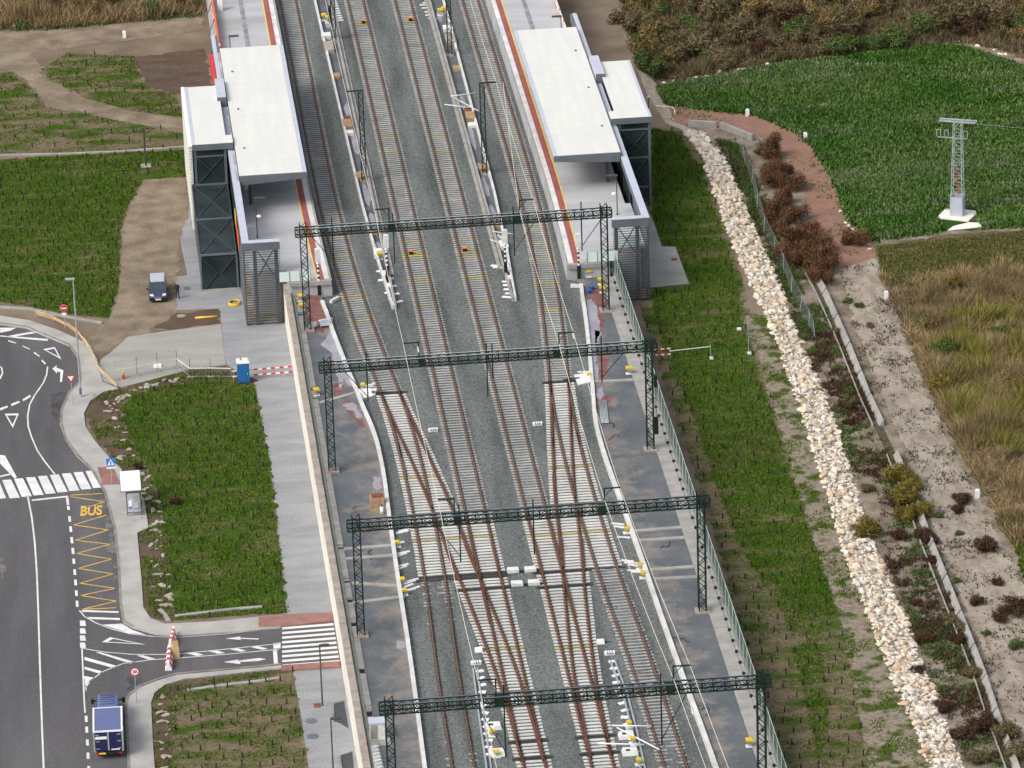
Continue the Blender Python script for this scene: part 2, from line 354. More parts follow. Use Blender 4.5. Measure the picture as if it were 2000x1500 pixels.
# ---- left of the railway
LAWN1 = [(-60,318),(0,312),(150,303),(360,293),(366,345),(280,350),(250,400),(235,450),(231,560),(212,622),(120,612),(0,590),(-60,585)]
LAWN2 = [(256,770),(320,754),(430,742),(497,752),(512,830),(527,900),(545,1060),(561,1197),(450,1203),(342,1212),(337,1180),(322,1040),(306,960),(285,905),(250,850),(238,800)]
LAWN3 = [(345,1350),(572,1312),(585,1400),(602,1510),(340,1510),(338,1400)]
LAWN4 = [(75,140),(130,105),(260,110),(285,170),(340,185),(362,230),(250,215),(160,190),(110,165)]
LAWN5 = [(-60,150),(20,140),(60,170),(90,210),(200,230),(362,262),(362,290),(0,302),(-60,305)]
struct('terrain', PL(LAWN1, ZP), ZP+.03, 'lawn'); struct('terrain', PL(LAWN2, ZP), ZP+.03, 'lawn'); struct('terrain', PL(LAWN3, ZP), ZP+.03, 'lawn_dry')
struct('terrain', PL(LAWN4, ZP), ZP+.02, 'lawn_dry'); struct('terrain', PL(LAWN5, ZP), ZP+.02, 'lawn_dry')
struct('terrain', PL([(260,112),(400,95),(415,175),(362,182),(340,186),(288,170)], ZP), ZP+.022, 'field_brown')
struct('terrain', PL([(-60,0),(0,-10),(395,-30),(395,30),(250,45),(100,58),(-60,62)], ZP), ZP+.02, 'scrub_soil')
struct('path', PL([(-60,70),(60,58),(200,50),(395,32),(398,60),(250,80),(150,92),(60,105),(100,150),(160,190),(250,218),(362,236),(362,252),(250,240),(150,215),(80,185),(30,140),(-60,130)], ZP), ZP+.026, 'dirt_track')
struct('path', PL([(282,352),(366,347),(368,420),(350,470),(346,545),(344,606),(427,604),(430,631),(330,645),(250,657),(200,655),(190,640),(214,622),(232,560),(236,450),(252,402)], ZP), ZP+.024, 'dirt_track')
struct('terrain', PL([(345,612),(427,604),(430,631),(335,645),(300,640)], ZP), ZP+.03, 'dirt_dark')
struct('terrain', PL([(165,800),(178,775),(205,765),(300,742),(372,722),(440,714),(497,740),(497,752),(430,742),(320,754),(256,770),(238,800),(250,850),(285,905),(306,960),(322,1040),(337,1180),(342,1212),(295,1205),(280,1186),(277,1130),(268,1040),(290,1030),(282,975),(236,915),(190,862)], ZP), ZP+.022, 'dirt_dark')
struct('terrain', PL([(296,1372),(303,1352),(322,1338),(362,1326),(560,1304),(572,1312),(345,1350),(338,1400),(340,1510),(303,1510)], ZP), ZP+.022, 'dirt_dark')
# asphalt road
ROAD = [(-120,640),(0,635),(50,642),(93,660),(133,677),(150,700),(155,745),(133,767),(118,800),(117,827),(127,860),(150,890),(180,922),(204,964),(222,1032),(230,1100),(234,1180),(240,1216),(260,1228),(304,1240),(344,1243),(500,1232),(549,1224),(654,1212),(662,1290),(549,1297),(500,1302),(344,1316),(304,1328),(272,1340),(248,1360),(243,1382),(246,1440),(250,1520),(262,1640),(-160,1640)]
struct('road', PL(ROAD, ZP), ZP+.012, 'asphalt_road')
for q, m_ in (([(250,1322),(276,1318),(268,1338),(246,1352)],'asphalt_stain'), ([(196,968),(206,966),(224,1034),(229,1080),(208,1085),(214,1040),(188,1000)],'asphalt_worn'), ([(222,1086),(231,1085),(233,1130),(222,1130)],'asphalt_worn'), ([(0,1090),(8,1090),(8,1130),(0,1130)],'asphalt_worn'), ([(98,772),(130,765),(118,800),(112,820),(100,810)],'asphalt_stain')):
    struct('road_patch', PL(q, ZP), ZP+.016, m_)
# raised sidewalks with kerbs
SW1 = [(-80,612),(0,616),(60,626),(115,645),(165,668),(190,700),(200,745),(232,759),(203,764),(176,783),(164,807),(167,833),(187,863),(213,893),(236,915),(282,975),(290,1030),(268,1040),(277,1140),(280,1186),(294,1207),(322,1218),(420,1213),(556,1199),(556,1222),(500,1230),(344,1241),(304,1238),(261,1226),(241.5,1215),(236,1180),(232,1100),(224,1032),(206,964),(182,922),(152,890),(129,860),(119.5,827),(121,801),(136,768),(158,745),(153,700),(136,675),(95,658),(52,640),(0,633),(-80,636)]
struct('pavement', PL(SW1, ZP+.13), ZP+.13, 'sidewalk', ZP-.1)
SW2 = [(549,1299),(500,1304),(344,1318),(304,1330),(274,1342),(251,1361),(246,1382),(249,1440),(253,1520),(262,1640),(312,1640),(303,1510),(298,1440),(295,1372),(302,1352),(322,1337),(362,1325),(556,1304)]
struct('pavement', PL(SW2, ZP+.13), ZP+.13, 'sidewalk', ZP-.1)
for q in (SW1[18+10:], SW2[:11]):
    o = ribbon(PL(q, ZP), .22, ZP-.05, .20).build('kerb', 'kerbstone'); tag(o, kind='structure')
# paved plaza and paver strip along the retaining wall
struct('pavement', [*PL([(345,432),(368,428),(372,300),(470,290),(560,560),(600,640)], ZP), Vector((-12.6,10,0)), *PL([(656,1197),(557,1200),(527,900),(512,830),(498,752),(480,735),(442,712),(437,690),(433,634),(428,603),(344,606),(340,541),(366,538),(352,470)], ZP)], ZP+.016, 'pavers')
struct('pavement', [*PL([(549,1304),(572,1310),(588,1400),(606,1520),(640,1700)], ZP), Vector((-12.6,-110,0)), P(668,1300,ZP)], ZP+.016, 'pavers')
struct('pavement', PL([(197,703),(215,690),(250,658),(330,646),(432,633),(437,690),(441,713),(372,721),(300,741),(236,757),(200,744),(190,720)], ZP), ZP+.028, 'plaza_concrete')
struct('pavement', PL([(155,668),(195,655),(250,652),(235,668),(200,695),(180,700),(165,690)], ZP), ZP+.034, 'dirt_track')
for q in ([(190,912),(222,912),(236,946),(200,947)], [(505,1205),(556,1199),(657,1196),(657,1211),(549,1223),(505,1226)], [(549,1299),(663,1291),(664,1302),(560,1309),(549,1309)]):
    struct('pavement', PL(q, ZP+.134), ZP+.136, 'red_paving', ZP-.05)
# paint on the road
ZM = ZP+.020
def paint(name, m, polys):
    b = MB()
    for q in polys:
        q = [tuple(v) for v in PL(q, ZM)]; n = len(q)
        if sum(q[i][0]*q[(i+1) % n][1]-q[(i+1) % n][0]*q[i][1] for i in range(n)) < 0: q = q[::-1]
        b.poly(q)
    return b
def pline(b, pts, w): 
    r = ribbon(PL(pts, ZM), w, ZM); b.add(r.v, r.f)
zeb = [[(-12,937),(-3,937),(12,973),(0,974)]]
for i in range(8):
    x = 4+23.3*i; dy = -2.5*i
    zeb.append([(x,937.5+dy),(x+17.5,936.5+dy),(x+35,972+dy*1.15),(x+15,973.5+dy*1.15)])
for i, q in enumerate(zeb): tag(paint('m', 0, [q]).build('crossing_stripe', 'paint_white'), kind='structure')
for i in range(9):   # crossing in front of the retaining wall
    y0 = 1225+9.1*i; y1 = 1217+9.0*i
    tag(paint('m', 0, [[(551,y0),(651+i*1.5,y1),(651.5+i*1.5,y1+4.4),(551,y0+4.6)]]).build('crossing_stripe', 'paint_white'), kind='structure')
b = MB()
pline(b, [(93,716),(91,732),(85,747),(67,773),(58,790),(54,812),(55,832),(61,852),(73,880),(88,902),(107,926)], .14)
pline(b, [(154,746),(134,768),(120,801),(118,828),(129,861),(152,892),(178,918)], .12)
pline(b, [(54,968),(62,1010),(68,1060),(72,1120),(75,1200),(78,1300),(82,1420),(86,1520)], .15)
pline(b, [(62,977),(133,969.5)], .35)
pline(b, [(0,768),(0,768)], .1) if False else None
for y0, y1 in [(972,986),(988,996),(1008,1019),(1028,1039),(1049,1061),(1070,1082),(1091,1101),(1112,1123),(1132,1143),(1153,1164),(1173,1185)]:
    f = lambda y: 131+26*((y-970)/215)-6*((y-970)/215)**2
    b.poly([tuple(q) for q in PL([(f(y0)-2.6,y0),(f(y1)-2.6,y1),(f(y1)+2.6,y1),(f(y0)+2.6,y0)][::1], ZM)])
for y0 in (1212,1227,1241,1255): b.poly([tuple(q) for q in PL([(156,y0),(156.5,y0+10.5),(168,y0+10.5),(166,y0)], ZM)])
pline(b, [(160,1266),(162,1310),(164,1360),(166,1392)], .13)
for y0 in (1398,1419,1444,1470,1496): b.poly([tuple(q) for q in PL([(165+(y0-1390)*.05,y0),(165.5+(y0-1390)*.05,y0+12),(171+(y0-1390)*.05,y0+12),(170.5+(y0-1390)*.05,y0)], ZM)])
pline(b, [(155,1192),(165,1204),(188,1217),(220,1229),(255,1238),(300,1243)], .12)
b.poly([tuple(q) for q in PL([(200,1220),(239,1218),(258,1230),(286,1240),(250,1236)][::-1], ZM)])
for q in ([(160,1191),(232,1194),(231,1197),(160,1195)], [(171,1205),(234,1207),(234,1211),(176,1209)]): b.poly([tuple(v) for v in PL(q[::-1], ZM)])
pline(b, [(160,1266),(200,1273),(260,1278),(340,1278),(440,1268),(545,1257)], .11)
pline(b, [(168,1342),(176,1330),(200,1312),(240,1296),(300,1288),(350,1285),(440,1278),(545,1268)], .11)
b.poly([tuple(q) for q in PL([(164,1320),(186,1324),(170,1336),(168,1352)][::-1], ZM)])
for q in ([(165,1283),(165,1289),(222,1305),(230,1301)], [(165,1302),(165,1307),(196,1316),(203,1312)], [(187,1274),(196,1274),(264,1293),(254,1296)], [(267,1280),(280,1280),(304,1287),(292,1289)], [(365,1276),(380,1274),(398,1279),(384,1281)], [(407,1272),(422,1270),(440,1275),(427,1277)], [(449,1268),(464,1266),(482,1271),(470,1273)], [(490,1264),(505,1262),(523,1267),(512,1269)]):
    b.poly([tuple(v) for v in PL(q, ZM)])
b.poly([tuple(q) for q in PL([(534,1256),(548,1255),(548,1266),(534,1267)], ZM)]); b.poly([tuple(q) for q in PL([(533,1270),(541,1270),(543,1297),(535,1297)], ZM)])
for q in ([(440,1247),(470,1243),(468,1245.5),(505,1247),(505,1249),(468,1247.5),(472,1250)], [(436,1293),(466,1288),(464,1290.5),(505,1285),(520,1287),(505,1291),(468,1293),(470,1297)]):
    b.poly([tuple(v) for v in PL(q, ZM)])
for q in ([(0,640),(32,640),(20,646),(0,650)], [(10,657),(60,648),(72,650),(30,657)], [(0,655),(95,662),(92,666),(0,657)]): b.poly([tuple(v) for v in PL(q, ZM)])
for q in ([(16,664),(31,669),(32,671),(17,667)], [(43,674),(58,681),(59,683),(45,677)], [(67,687),(78,695),(77,697),(66,690)], [(82,702),(90,710),(88,712),(81,705)], [(0,797),(15,792),(15,796),(0,802)], [(21,789),(37,783),(39,786),(23,793)], [(44,780),(59,771),(60,775),(45,784)]): b.poly([tuple(v) for v in PL(q, ZM)])
b.poly([tuple(q) for q in PL([(102,720),(111,713),(110,718),(124,723),(121,746),(117,746),(118,727),(111,725),(112,730)], ZM)])
for tri in ([(84,682),(107,677.5),(120,702)], [(9,808),(37,807.5),(25,836)], [(199,1254),(215,1244.5),(285,1259)]):
    c = np.mean(tri, 0); T3 = [(c[0]+(x-c[0])*.68, c[1]+(y-c[1])*.62) for x, y in tri]
    for i in range(3): b.poly([tuple(v) for v in PL([tri[i], tri[(i+1) % 3], T3[(i+1) % 3], T3[i]], ZM)])
for q in ([(0,888),(10,890),(33,932),(28,934),(0,905)], [(0,929),(19,925),(20,927.5),(0,932)]): b.poly([tuple(v) for v in PL(q, ZM)])
pline(b, [(-6,712),(3,718),(5,728),(0,740)], .14)
pline(b, [(248,1360),(256,1352),(276,1338)], .10); pline(b, [(244.5,1384),(247,1430),(250,1500)], .07)
pline(b, [(300,1243),(344,1245),(440,1238),(549,1226)], .07)
o = b.build('road_marking', 'paint_white'); tag(o, kind='structure')
b = MB(); zz = [(138,967),(200,964)]; pline(b, zz, .13)
xl = lambda y: 137+27*((y-967)/222)-4*((y-967)/222)**2; xr = lambda y: 203+26*((y-964)/222)
for k, (yl, yr) in enumerate([(970,980),(1025,1006),(1025,1035),(1055,1035),(1055,1063),(1081,1063),(1081,1092),(1110,1092),(1110,1121),(1139,1121),(1139,1149),(1163,1149),(1163,1174),(1190,1174)]):
    if k == 0: pline(b, [(xl(970),970),(xr(980),980)], .13); pline(b, [(xr(980),980),(172,990)], .13); continue
    pline(b, [(xl(yl),yl),(xr(yr),yr)], .13)
pline(b, [(160,1190),(226,1187)], .13)
tag(b.build('road_marking', 'paint_orange'), kind='structure')
def textmesh(body, name, m, size, extrude=0.0, bold=.02):
    cu = bpy.data.curves.new('t', 'FONT'); cu.body = body; cu.size = size; cu.align_x = 'CENTER'; cu.align_y = 'CENTER'; cu.offset = bold; cu.extrude = extrude
    o = bpy.data.objects.new('t', cu); COL.objects.link(o); dg = bpy.context.evaluated_depsgraph_get()
    me = bpy.data.meshes.new_from_object(o.evaluated_get(dg)); bpy.data.objects.remove(o); bpy.data.curves.remove(cu)
    me.materials.clear(); me.materials.append(MATS[m]); me.name = name; return me
q = P(178,998,ZM); o = inst('road_lettering', textmesh('BUS', 'road_lettering', 'paint_orange', 1.0, 0, .03), None, q, 0, (1.16,2.9,1)); tag(o, kind='structure')
o.rotation_euler.z = math.radians(-3)
for x, y in [(95,1096),(290,1255),(60,690)]: pass
# manholes and grates
for x, y, a, bb in [(354,617,.45,.45),(208+400,1408,.5,.5),(611,1438,.5,.5)]:
    c = P(x, y, ZP+.03); m = MB(); m.prism([(c.x+a*math.cos(t*.5236), c.y+bb*math.sin(t*.5236)) for t in range(12)], ZP-.05, ZP+.05)
    tag(m.build('manhole_cover', 'concrete' if y < 700 else 'steel_grey'), 'round '+('pale concrete manhole cover in the bare earth by the plaza' if y < 700 else 'iron manhole cover set in the grey pavers beside the retaining wall'), 'manhole', None if y < 700 else 'iron manhole covers in the pavers')
for x, y, lb in [(365,563,'in the plaza beside the standing person'), (620,1378,'at the foot of the lamp post near the crossing'), (1317,507,'in the paved terrace beside the right stair cage')]:
    c = P(x, y, ZP+.03); tag(MB().box((c.x,c.y,ZP+.03), (.62,.75,.05)).build('drain_cover', 'rust_red' if x > 400 else 'steel_grey'), 'small rectangular drain cover '+lb, 'drain cover')
# ---- right of the railway
LAWNR = [(1225,250),(1330,257),(1372,312),(1396,390),(1424,470),(1450,545),(1462,640),(1480,700),(1530,850),(1570,980),(1610,1110),(1642,1200),(1660,1300),(1680,1400),(1700,1520),(1540,1520),(1500,1400),(1455,1260),(1400,1060),(1350,900),(1300,760),(1250,600),(1225,480)]
struct('terrain', PL(LAWNR, ZP), ZP+.02, 'lawn_dry')
struct('terrain', PL([(1275,250),(1325,262),(1368,330),(1392,400),(1420,480),(1440,560),(1452,650),(1478,720),(1520,850),(1555,960),(1600,1090),(1635,1190),(1560,1200),(1450,1080),(1400,950),(1350,800),(1300,690),(1275,600)], ZP), ZP+.026, 'lawn')
struct('terrain', PL([(1450,610),(1500,620),(1548,758),(1578,850),(1603,930),(1633,1030),(1658,1110),(1698,1210),(1743,1330),(1788,1430),(1830,1540),(1705,1540),(1665,1310),(1640,1200),(1600,1085),(1545,905),(1485,705)], ZP), ZP+.034, 'soil_patchy')
struct('pavement', PL([(1225,330),(1276,432),(1293,482),(1319,483),(1346,555),(1278,562),(1222,560)], ZP), ZP+.05, 'plaza_concrete')
CROP = [(1215,190),(1285,172),(1500,130),(1700,105),(1790,92),(1880,92),(1960,118),(2060,150),(2060,440),(1850,452),(1705,470),(1660,432),(1628,352),(1592,292),(1560,262),(1480,226),(1290,204)]
struct('terrain', PL(CROP, ZF), ZF+.02, 'crop_soil')
struct('terrain', PL([(1100,-160),(2100,-260),(2100,120),(1960,112),(1880,88),(1790,88),(1700,100),(1500,126),(1290,168),(1225,150)], ZF), ZF+.016, 'scrub_soil')
struct('path', PL([(1240,198),(1290,200),(1400,208),(1500,235),(1560,262),(1592,292),(1628,352),(1660,432),(1705,478),(1720,500),(1640,525),(1600,470),(1570,380),(1540,310),(1500,270),(1430,250),(1320,240),(1240,240)], ZF), ZF+.03, 'pink_gravel')
struct('path', PL([(1640,525),(1715,500),(1760,650),(1790,720),(1830,810),(1870,900),(1905,960),(1945,1040),(2010,1150),(2060,1250),(2060,1520),(1960,1390),(1920,1270),(1870,1150),(1820,1020),(1770,880),(1730,790),(1690,690),(1660,600)], ZF), ZF+.024, 'sand_track')
struct('terrain', PL([(1705,482),(1850,458),(2060,446),(2060,1180),(1960,1040),(1915,955),(1880,895),(1830,800),(1790,710),(1750,610),(1720,520)], ZF), ZF+.018, 'scrub_soil')
struct('path', PL([(1420,145),(1500,127),(1780,90),(1850,76),(1905,84),(1960,100),(1985,112),(1960,118),(1880,93),(1790,96),(1500,134),(1290,172),(1225,188),(1225,180)], ZF), ZF+.034, 'dirt_track')
struct('path', PL([(1140,30),(1190,45),(1205,95),(1220,120),(1180,128),(1160,60)], ZF), ZF+.036, 'sand_track')
# ================================================================== RAILWAY DECK (viaduct embankment between two retaining walls)
YS, YE, YN = -130.0, 36.9, 220.0       # south end, platform end, north end
KERB = [(-8.9,37),(-9.1,36),(-8.95,32),(-8.8,29),(-8.5,24.5),(-8.2,20.5),(-7.85,16),(-7.5,12),(-7.2,8),(-6.87,4.5),(-6.6,.5),(-6.52,-4.5),(-6.82,-19),(-7.05,-29.5),(-7.27,-43),(-7.5,-53),(-7.8,-64),(-8.3,-90),(-9,-130)]
kx = spline(KERB)
tag(MB().b2(-12.2, 19.3, YS, YN, ZP-.3, -.42).build('railway_deck', 'concrete'), kind='structure')
m = MB(); ys = list(np.arange(YS, YE, 2.0))+[YE]
for a, b_ in zip(ys, ys[1:]):
    xa, xb = float(kx(a)), float(kx(b_)); m.add([(xa,a,-.25),(AX(xa),a,-.25),(AX(xb),b_,-.25),(xb,b_,-.25)], [(0,1,2,3)])
m.add([(-8.6,YE,-.25),(AX(-8.6),YE,-.25),(AX(-8.6),YN,-.25),(-8.6,YN,-.25)], [(0,1,2,3)])
tag(m.build('ballast_bed', 'ballast'), kind='structure')
for sgn in (0, 1):
    X = (lambda x: x) if not sgn else AX
    m = MB()
    for a, b_ in zip(ys, ys[1:]):
        q = [(X(-11.25),a,-.04),(X(float(kx(a))),a,-.04),(X(float(kx(b_))),b_,-.04),(X(-11.25),b_,-.04)]
        m.add(q if not sgn else q[::-1], [(0,1,2,3)])
    o = m.build('path', 'asphalt_deck'); at = o.data.attributes.new('edge', 'FLOAT', 'POINT')
    at.data.foreach_set('value', [0.0 if abs(abs(v.co.x-3.54)-14.79) < .05 else 1.0 for v in o.data.vertices]); tag(o, kind='structure')
    kp = [(X(float(kx(y))), y) for y in np.arange(YS, 36.5, 1.5)]
    tag(ribbon(kp, .34, -.4, .62).build('kerb_wall', 'concrete_white'), 'long '+('white concrete kerb wall bending beside the left walkway' if not sgn else 'white concrete kerb wall bending beside the right walkway'), 'kerb wall')
# retaining walls
rw = thing('retaining_wall', 'tall cream retaining wall between the paver strip and the railway', 'wall')
MB().b2(-12.7, -12.2, YS, 40.5, ZP-.2, .18).build('wall', 'concrete_cream', rw)
MB().b2(-12.2, -11.72, YS, 40.5, -.5, -.01).build('gutter', 'kerbstone', rw)
cs = MB().box((0,0,0), (.60,.97,.12)).mesh('coping_stone', 'coping_stone')
for i in range(150):
    y = 39.7-i*1.0
    if y < -80: break
    inst('coping_stone', cs, rw, (-12.42+random.uniform(-.01,.01), y, .24+random.uniform(-.008,.008)), random.uniform(-.006,.006))
rr = thing('retaining_wall', 'concrete retaining wall carrying the tall green fence above the right lawn', 'wall')
MB().b2(19.6, 20.1, YS, 39, ZP-.2, .06).build('wall', 'concrete', rr)
# cable troughs
ct = thing('cable_trough', 'narrow pale cable trough with some lids missing beside the left fence', 'cable trough')
MB().b2(-11.72, -11.2, YS, 37, -.5, -.10).build('channel', 'concrete', ct)
op = [P(x,y,0).y for x,y in [(574,578),(577,593),(580,615),(605,761),(608,780),(658,1072),(668,1138),(675,1174),(682,1217),(686,1242),(697,1309),(711,1393)]]
lid = MB().box((0,0,0), (.50,.965,.10)).mesh('trough_lid', 'concrete')
for i in range(140):
    y = 36.3-i*1.0
    if y < -66: break
    if any(abs(y-q) < .5 for q in op): continue
    inst('trough_lid', lid, ct, (-11.46, y, -.03+random.uniform(-.008,.008)), random.uniform(-.01,.01))
for i, q in enumerate(op): MB().b2(-11.66,-11.26,q-.45,q+.45,-.16,-.09).build('opening', 'green_box' if i < 6 else 'black', ct)
MB().b2(-11.66,-11.24,-100,-66.5,-.16,-.09).build('opening', 'green_box', ct)
cr = thing('cable_trough', 'wide pale cable trough along the foot of the right green fence', 'cable trough')
MB().b2(18.33, 19.6, YS, 37, -.5, -.10).build('channel', 'concrete', cr)
lid2 = MB().box((0,0,0), (1.2,1.47,.10)).mesh('trough_lid', 'concrete')
for i in range(100):
    y = 36.0-i*1.5
    if y < -80: break
    inst('trough_lid', lid2, cr, (18.96, y, -.03+random.uniform(-.008,.008)), random.uniform(-.006,.006))
# concrete ties across the walkways
for x0,y0,x1,y1 in [(672,1073,768,1065),(674,1092,776,1084),(688,1139,786,1145),(690,1178,790,1165),(625,787,692,768)]:
    a, b_ = P(x0,y0,.0), P(x1,y1,.0); tag(MB().bar(a, b_, .5, .14).build('duct_cover', 'concrete'), 'raised concrete duct cover crossing the left asphalt walkway', 'duct cover', 'duct covers on the left walkway')
for x0,y0,x1,y1 in [(1236,1038,1332,1030),(1248,1056,1338,1050),(1270,1113,1356,1107),(1278,1131,1362,1127),(1160,746,1237,742)]:
    a, b_ = P(x0,y0,.0), P(x1,y1,.0); tag(MB().bar(a, b_, .5, .14).build('duct_cover', 'concrete'), 'raised concrete duct cover crossing the right asphalt walkway', 'duct cover', 'duct covers on the right walkway')
# puddles, dust and clay stains on the walkways
def blob(name, cx, cy, rx, ry, z, m, seed, n=22, j=.35):
    r = random.Random(seed); ph = [r.random()*6.28 for _ in range(4)]; pts = []
    for i in range(n):
        t = 6.2832*i/n; k = 1+j*(.5*math.sin(2*t+ph[0])+.35*math.sin(3*t+ph[1])+.3*math.sin(5*t+ph[2])+.2*math.sin(7*t+ph[3])); pts.append((cx+rx*k*math.cos(t), cy+ry*k*math.sin(t)))
    o = struct(name, pts, z, m); return o
def clip_poly(px, z, name, m): return struct(name, PL(px, z), z, m)
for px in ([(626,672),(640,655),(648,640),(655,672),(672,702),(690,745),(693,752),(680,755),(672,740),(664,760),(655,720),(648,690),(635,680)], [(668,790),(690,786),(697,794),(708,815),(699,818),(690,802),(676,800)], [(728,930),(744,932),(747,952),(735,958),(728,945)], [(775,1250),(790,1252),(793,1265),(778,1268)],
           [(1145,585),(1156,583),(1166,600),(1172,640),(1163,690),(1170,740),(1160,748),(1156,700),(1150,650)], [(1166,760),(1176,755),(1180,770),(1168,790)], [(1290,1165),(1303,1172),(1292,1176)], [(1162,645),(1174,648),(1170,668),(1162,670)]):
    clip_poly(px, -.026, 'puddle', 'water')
for px in ([(600,575),(622,580),(634,600),(640,625),(632,650),(605,640),(598,610)], [(655,745),(672,752),(668,778),(652,770)], [(668,782),(690,786),(700,803),(720,840),(700,830),(676,800)], [(1135,560),(1176,562),(1184,590),(1178,640),(1166,660),(1150,590)], [(1170,680),(1190,700),(1182,740),(1170,742)], [(1160,772),(1182,770),(1200,775),(1180,800),(1165,800)]):
    clip_poly(px, -.032, 'clay_stain', 'clay_red')
# ================================================================== TRACKS
T1 = [(-6.74,260),(-6.74,130),(-6.75,90),(-6.75,72),(-6.66,60),(-6.12,40),(-5.42,26.3),(-4.86,17.8),(-4.40,11.5),(-2.86,-5.2),(-1.9,-16.8),(-1.42,-24.5),(-.75,-33),(.08,-45),(.62,-56),(.84,-66)]
SD = [(-4.40,11.5),(-4.02,4),(-3.78,-5),(-3.72,-14),(-3.80,-25),(-3.98,-34),(-4.40,-47),(-4.78,-66),(-5.1,-90),(-5.4,-120)]
t1 = spline(T1); sd = spline(SD); t2 = lambda y: np.full_like(np.asarray(y, float), .87)
YTOP = 150.0; MIR = lambda f: (lambda y: AX(f(y)))
def rail_mb(m, f, y0, y1, off, h=1.0):
    ys = np.linspace(y0, y1, max(2, int(abs(y1-y0)/1.5))); xs = f(ys); rings = []
    for i in range(len(ys)):
        j0, j1 = max(0, i-1), min(len(ys)-1, i+1); d = Vector((xs[j1]-xs[j0], ys[j1]-ys[j0])); d.normalize()
        if d.y < 0: d = -d
        n = Vector((d.y, -d.x)); c = Vector((xs[i], ys[i])) + n*off
        rings.append([(c.x+n.x*a, c.y+n.y*a, b) for a, b in ((-.085,-.185),(.085,-.185),(.085,-.16),(.03,-.13),(.04,-.03),(.04,0),(-.04,0),(-.04,-.03),(-.03,-.13),(-.085,-.16))])
    if ys[0] > ys[-1]: rings = rings[::-1]
    k = len(m.f); m.loft(rings); n = 10
    for q in range(k, len(m.f)):
        r = (q-k) % n
        m.mi[q] = 1 if r == 5 and q-k < n*(len(rings)-1) else 0
def sleeper_mesh(name, m, L=2.6, wd=.28):
    s = MB(); rings = []
    for x, t in ((-.5,-.235),(-.47,-.205),(-.36,-.19),(-.28,-.19),(-.16,-.225),(.16,-.225),(.28,-.19),(.36,-.19),(.47,-.205),(.5,-.235)):
        wt = wd*.5*(.86 if abs(x) < .2 else 1); rings.append([(x*L,-wt,-.42),(x*L,-wt*.9,t-.03),(x*L,-wt*.72,t),(x*L,wt*.72,t),(x*L,wt*.9,t-.03),(x*L,wt,-.42)])
    return s.loft(rings).mesh(name, m)
def bearer_mesh(name, m, wd=.31):
    s = MB(); rings = [[(x,-wd/2,-.42),(x,-wd/2,-.215),(x,-wd*.40,-.19),(x,wd*.40,-.19),(x,wd/2,-.215),(x,wd/2,-.42)] for x in (-.5,-.25,0,.25,.5)]
    return s.loft(rings).mesh(name, m)
SG = sleeper_mesh('sleeper', 'sleeper_grey'); SY = sleeper_mesh('sleeper', 'sleeper_yellow'); BW = bearer_mesh('sleeper', 'sleeper_white'); BK = bearer_mesh('sleeper', 'sleeper_black', .5); BY = bearer_mesh('sleeper', 'sleeper_yellow')
def slope(f, y): return float(f(y+.5)-f(y-.5))
def lay(root, f, y0, y1, yel=(), bury=None):
    y = y0
    while y < y1:
        yy = y; c = (float(f(yy)), yy, random.uniform(-.012,.008)); ye = any(abs(yy-q) < .31 for q in yel)
        if bury: c = (c[0], c[1], c[2]-bury(yy))
        o = inst('sleeper', SY if ye else SG, root, c, -math.atan(slope(f, yy))+random.uniform(-.006,.006)); o.rotation_euler.y = random.uniform(-.008,.008) if bury is None else random.uniform(-.035,.035)
        if ye: o['label'] = 'yellow painted sleeper'
        y += .6
def clips(m, f, y0, y1, w=.34, z=-.155, step=.6):
    y = y0
    while y < y1:
        for off in (-.87, .87): m.box((float(f(y))+off, y, z), (w,.13,.05))
        y += step
def track(label, f, y0, y1, ys0, ys1, yel=(), bury=None, m='rail_rust'):
    t = thing('railway_track', label, 'track', (0,0,0))
    for off in (-.87, .87):
        r = MB(); rail_mb(r, f, y0, YN if y1 == YTOP else y1, off); r.build('rail', [m, 'rail_head'], t)
    if y1 == YTOP:
        fs_ = MB()
        for i in range(115):
            y = YTOP+.6*(i+1); fs_.add([(v.co.x+float(f(y)), v.co.y+y, v.co.z) for v in SG.vertices], [list(p_.vertices) for p_ in SG.polygons])
        tag(fs_.build('far_sleepers', 'sleeper_grey', t), kind='stuff')
    lay(t, f, ys0, ys1, yel, bury)
    c = MB(); clips(c, f, ys0, ys1); tag(c.build('fastenings', 'rail_rust', t), kind='stuff'); return t
yw = lambda x, ys: [P(x(y), y, -.2).y for y in ys]
x1 = lambda y: 563+.195*y; x2 = lambda y: 694+.233*y; x3 = lambda y: 787+.262*y; x4 = lambda y: 917+.31*y
track('left platform track curving away from its platform on grey sleepers', t1, 11.5, YTOP, 12.2, YTOP, yw(x1, [290,322,461,499,534,578,582,627]))
track('main line track next to the left channel, joined by the left turnout', t2, -16.5, YTOP, -16.6, YTOP, yw(x2, [268,300,471,496,500,505,548,552,593]))
track('main line track next to the right channel, joined by the right turnout', MIR(t2), -16.5, YTOP, -16.6, YTOP, yw(x3, [264,293,466,490,494,499,541,545,590]))
track('right platform track curving away from its platform under the pale wires', MIR(t1), 11.5, YTOP, 12.2, YTOP, yw(x4, [272,303,442,474,509,552,556,601]))
bl = lambda y: max(0.0, min(.11, .11*math.sin((y+72)/42*math.pi) if -72 < y < -30 else 0.0)) + random.uniform(0,.045)*(1 if y < -30 else 0)
track('left siding track with its sleepers half buried in ballast', sd, YS, 11.5, YS+40, -30.5, (), bl)
track('right siding track with grey sleepers curving outward below the turnout', MIR(sd), YS, 11.5, YS+40, -30.5, (), lambda y: .05*max(0, min(1, (-y-62)/10))+random.uniform(0,.012))
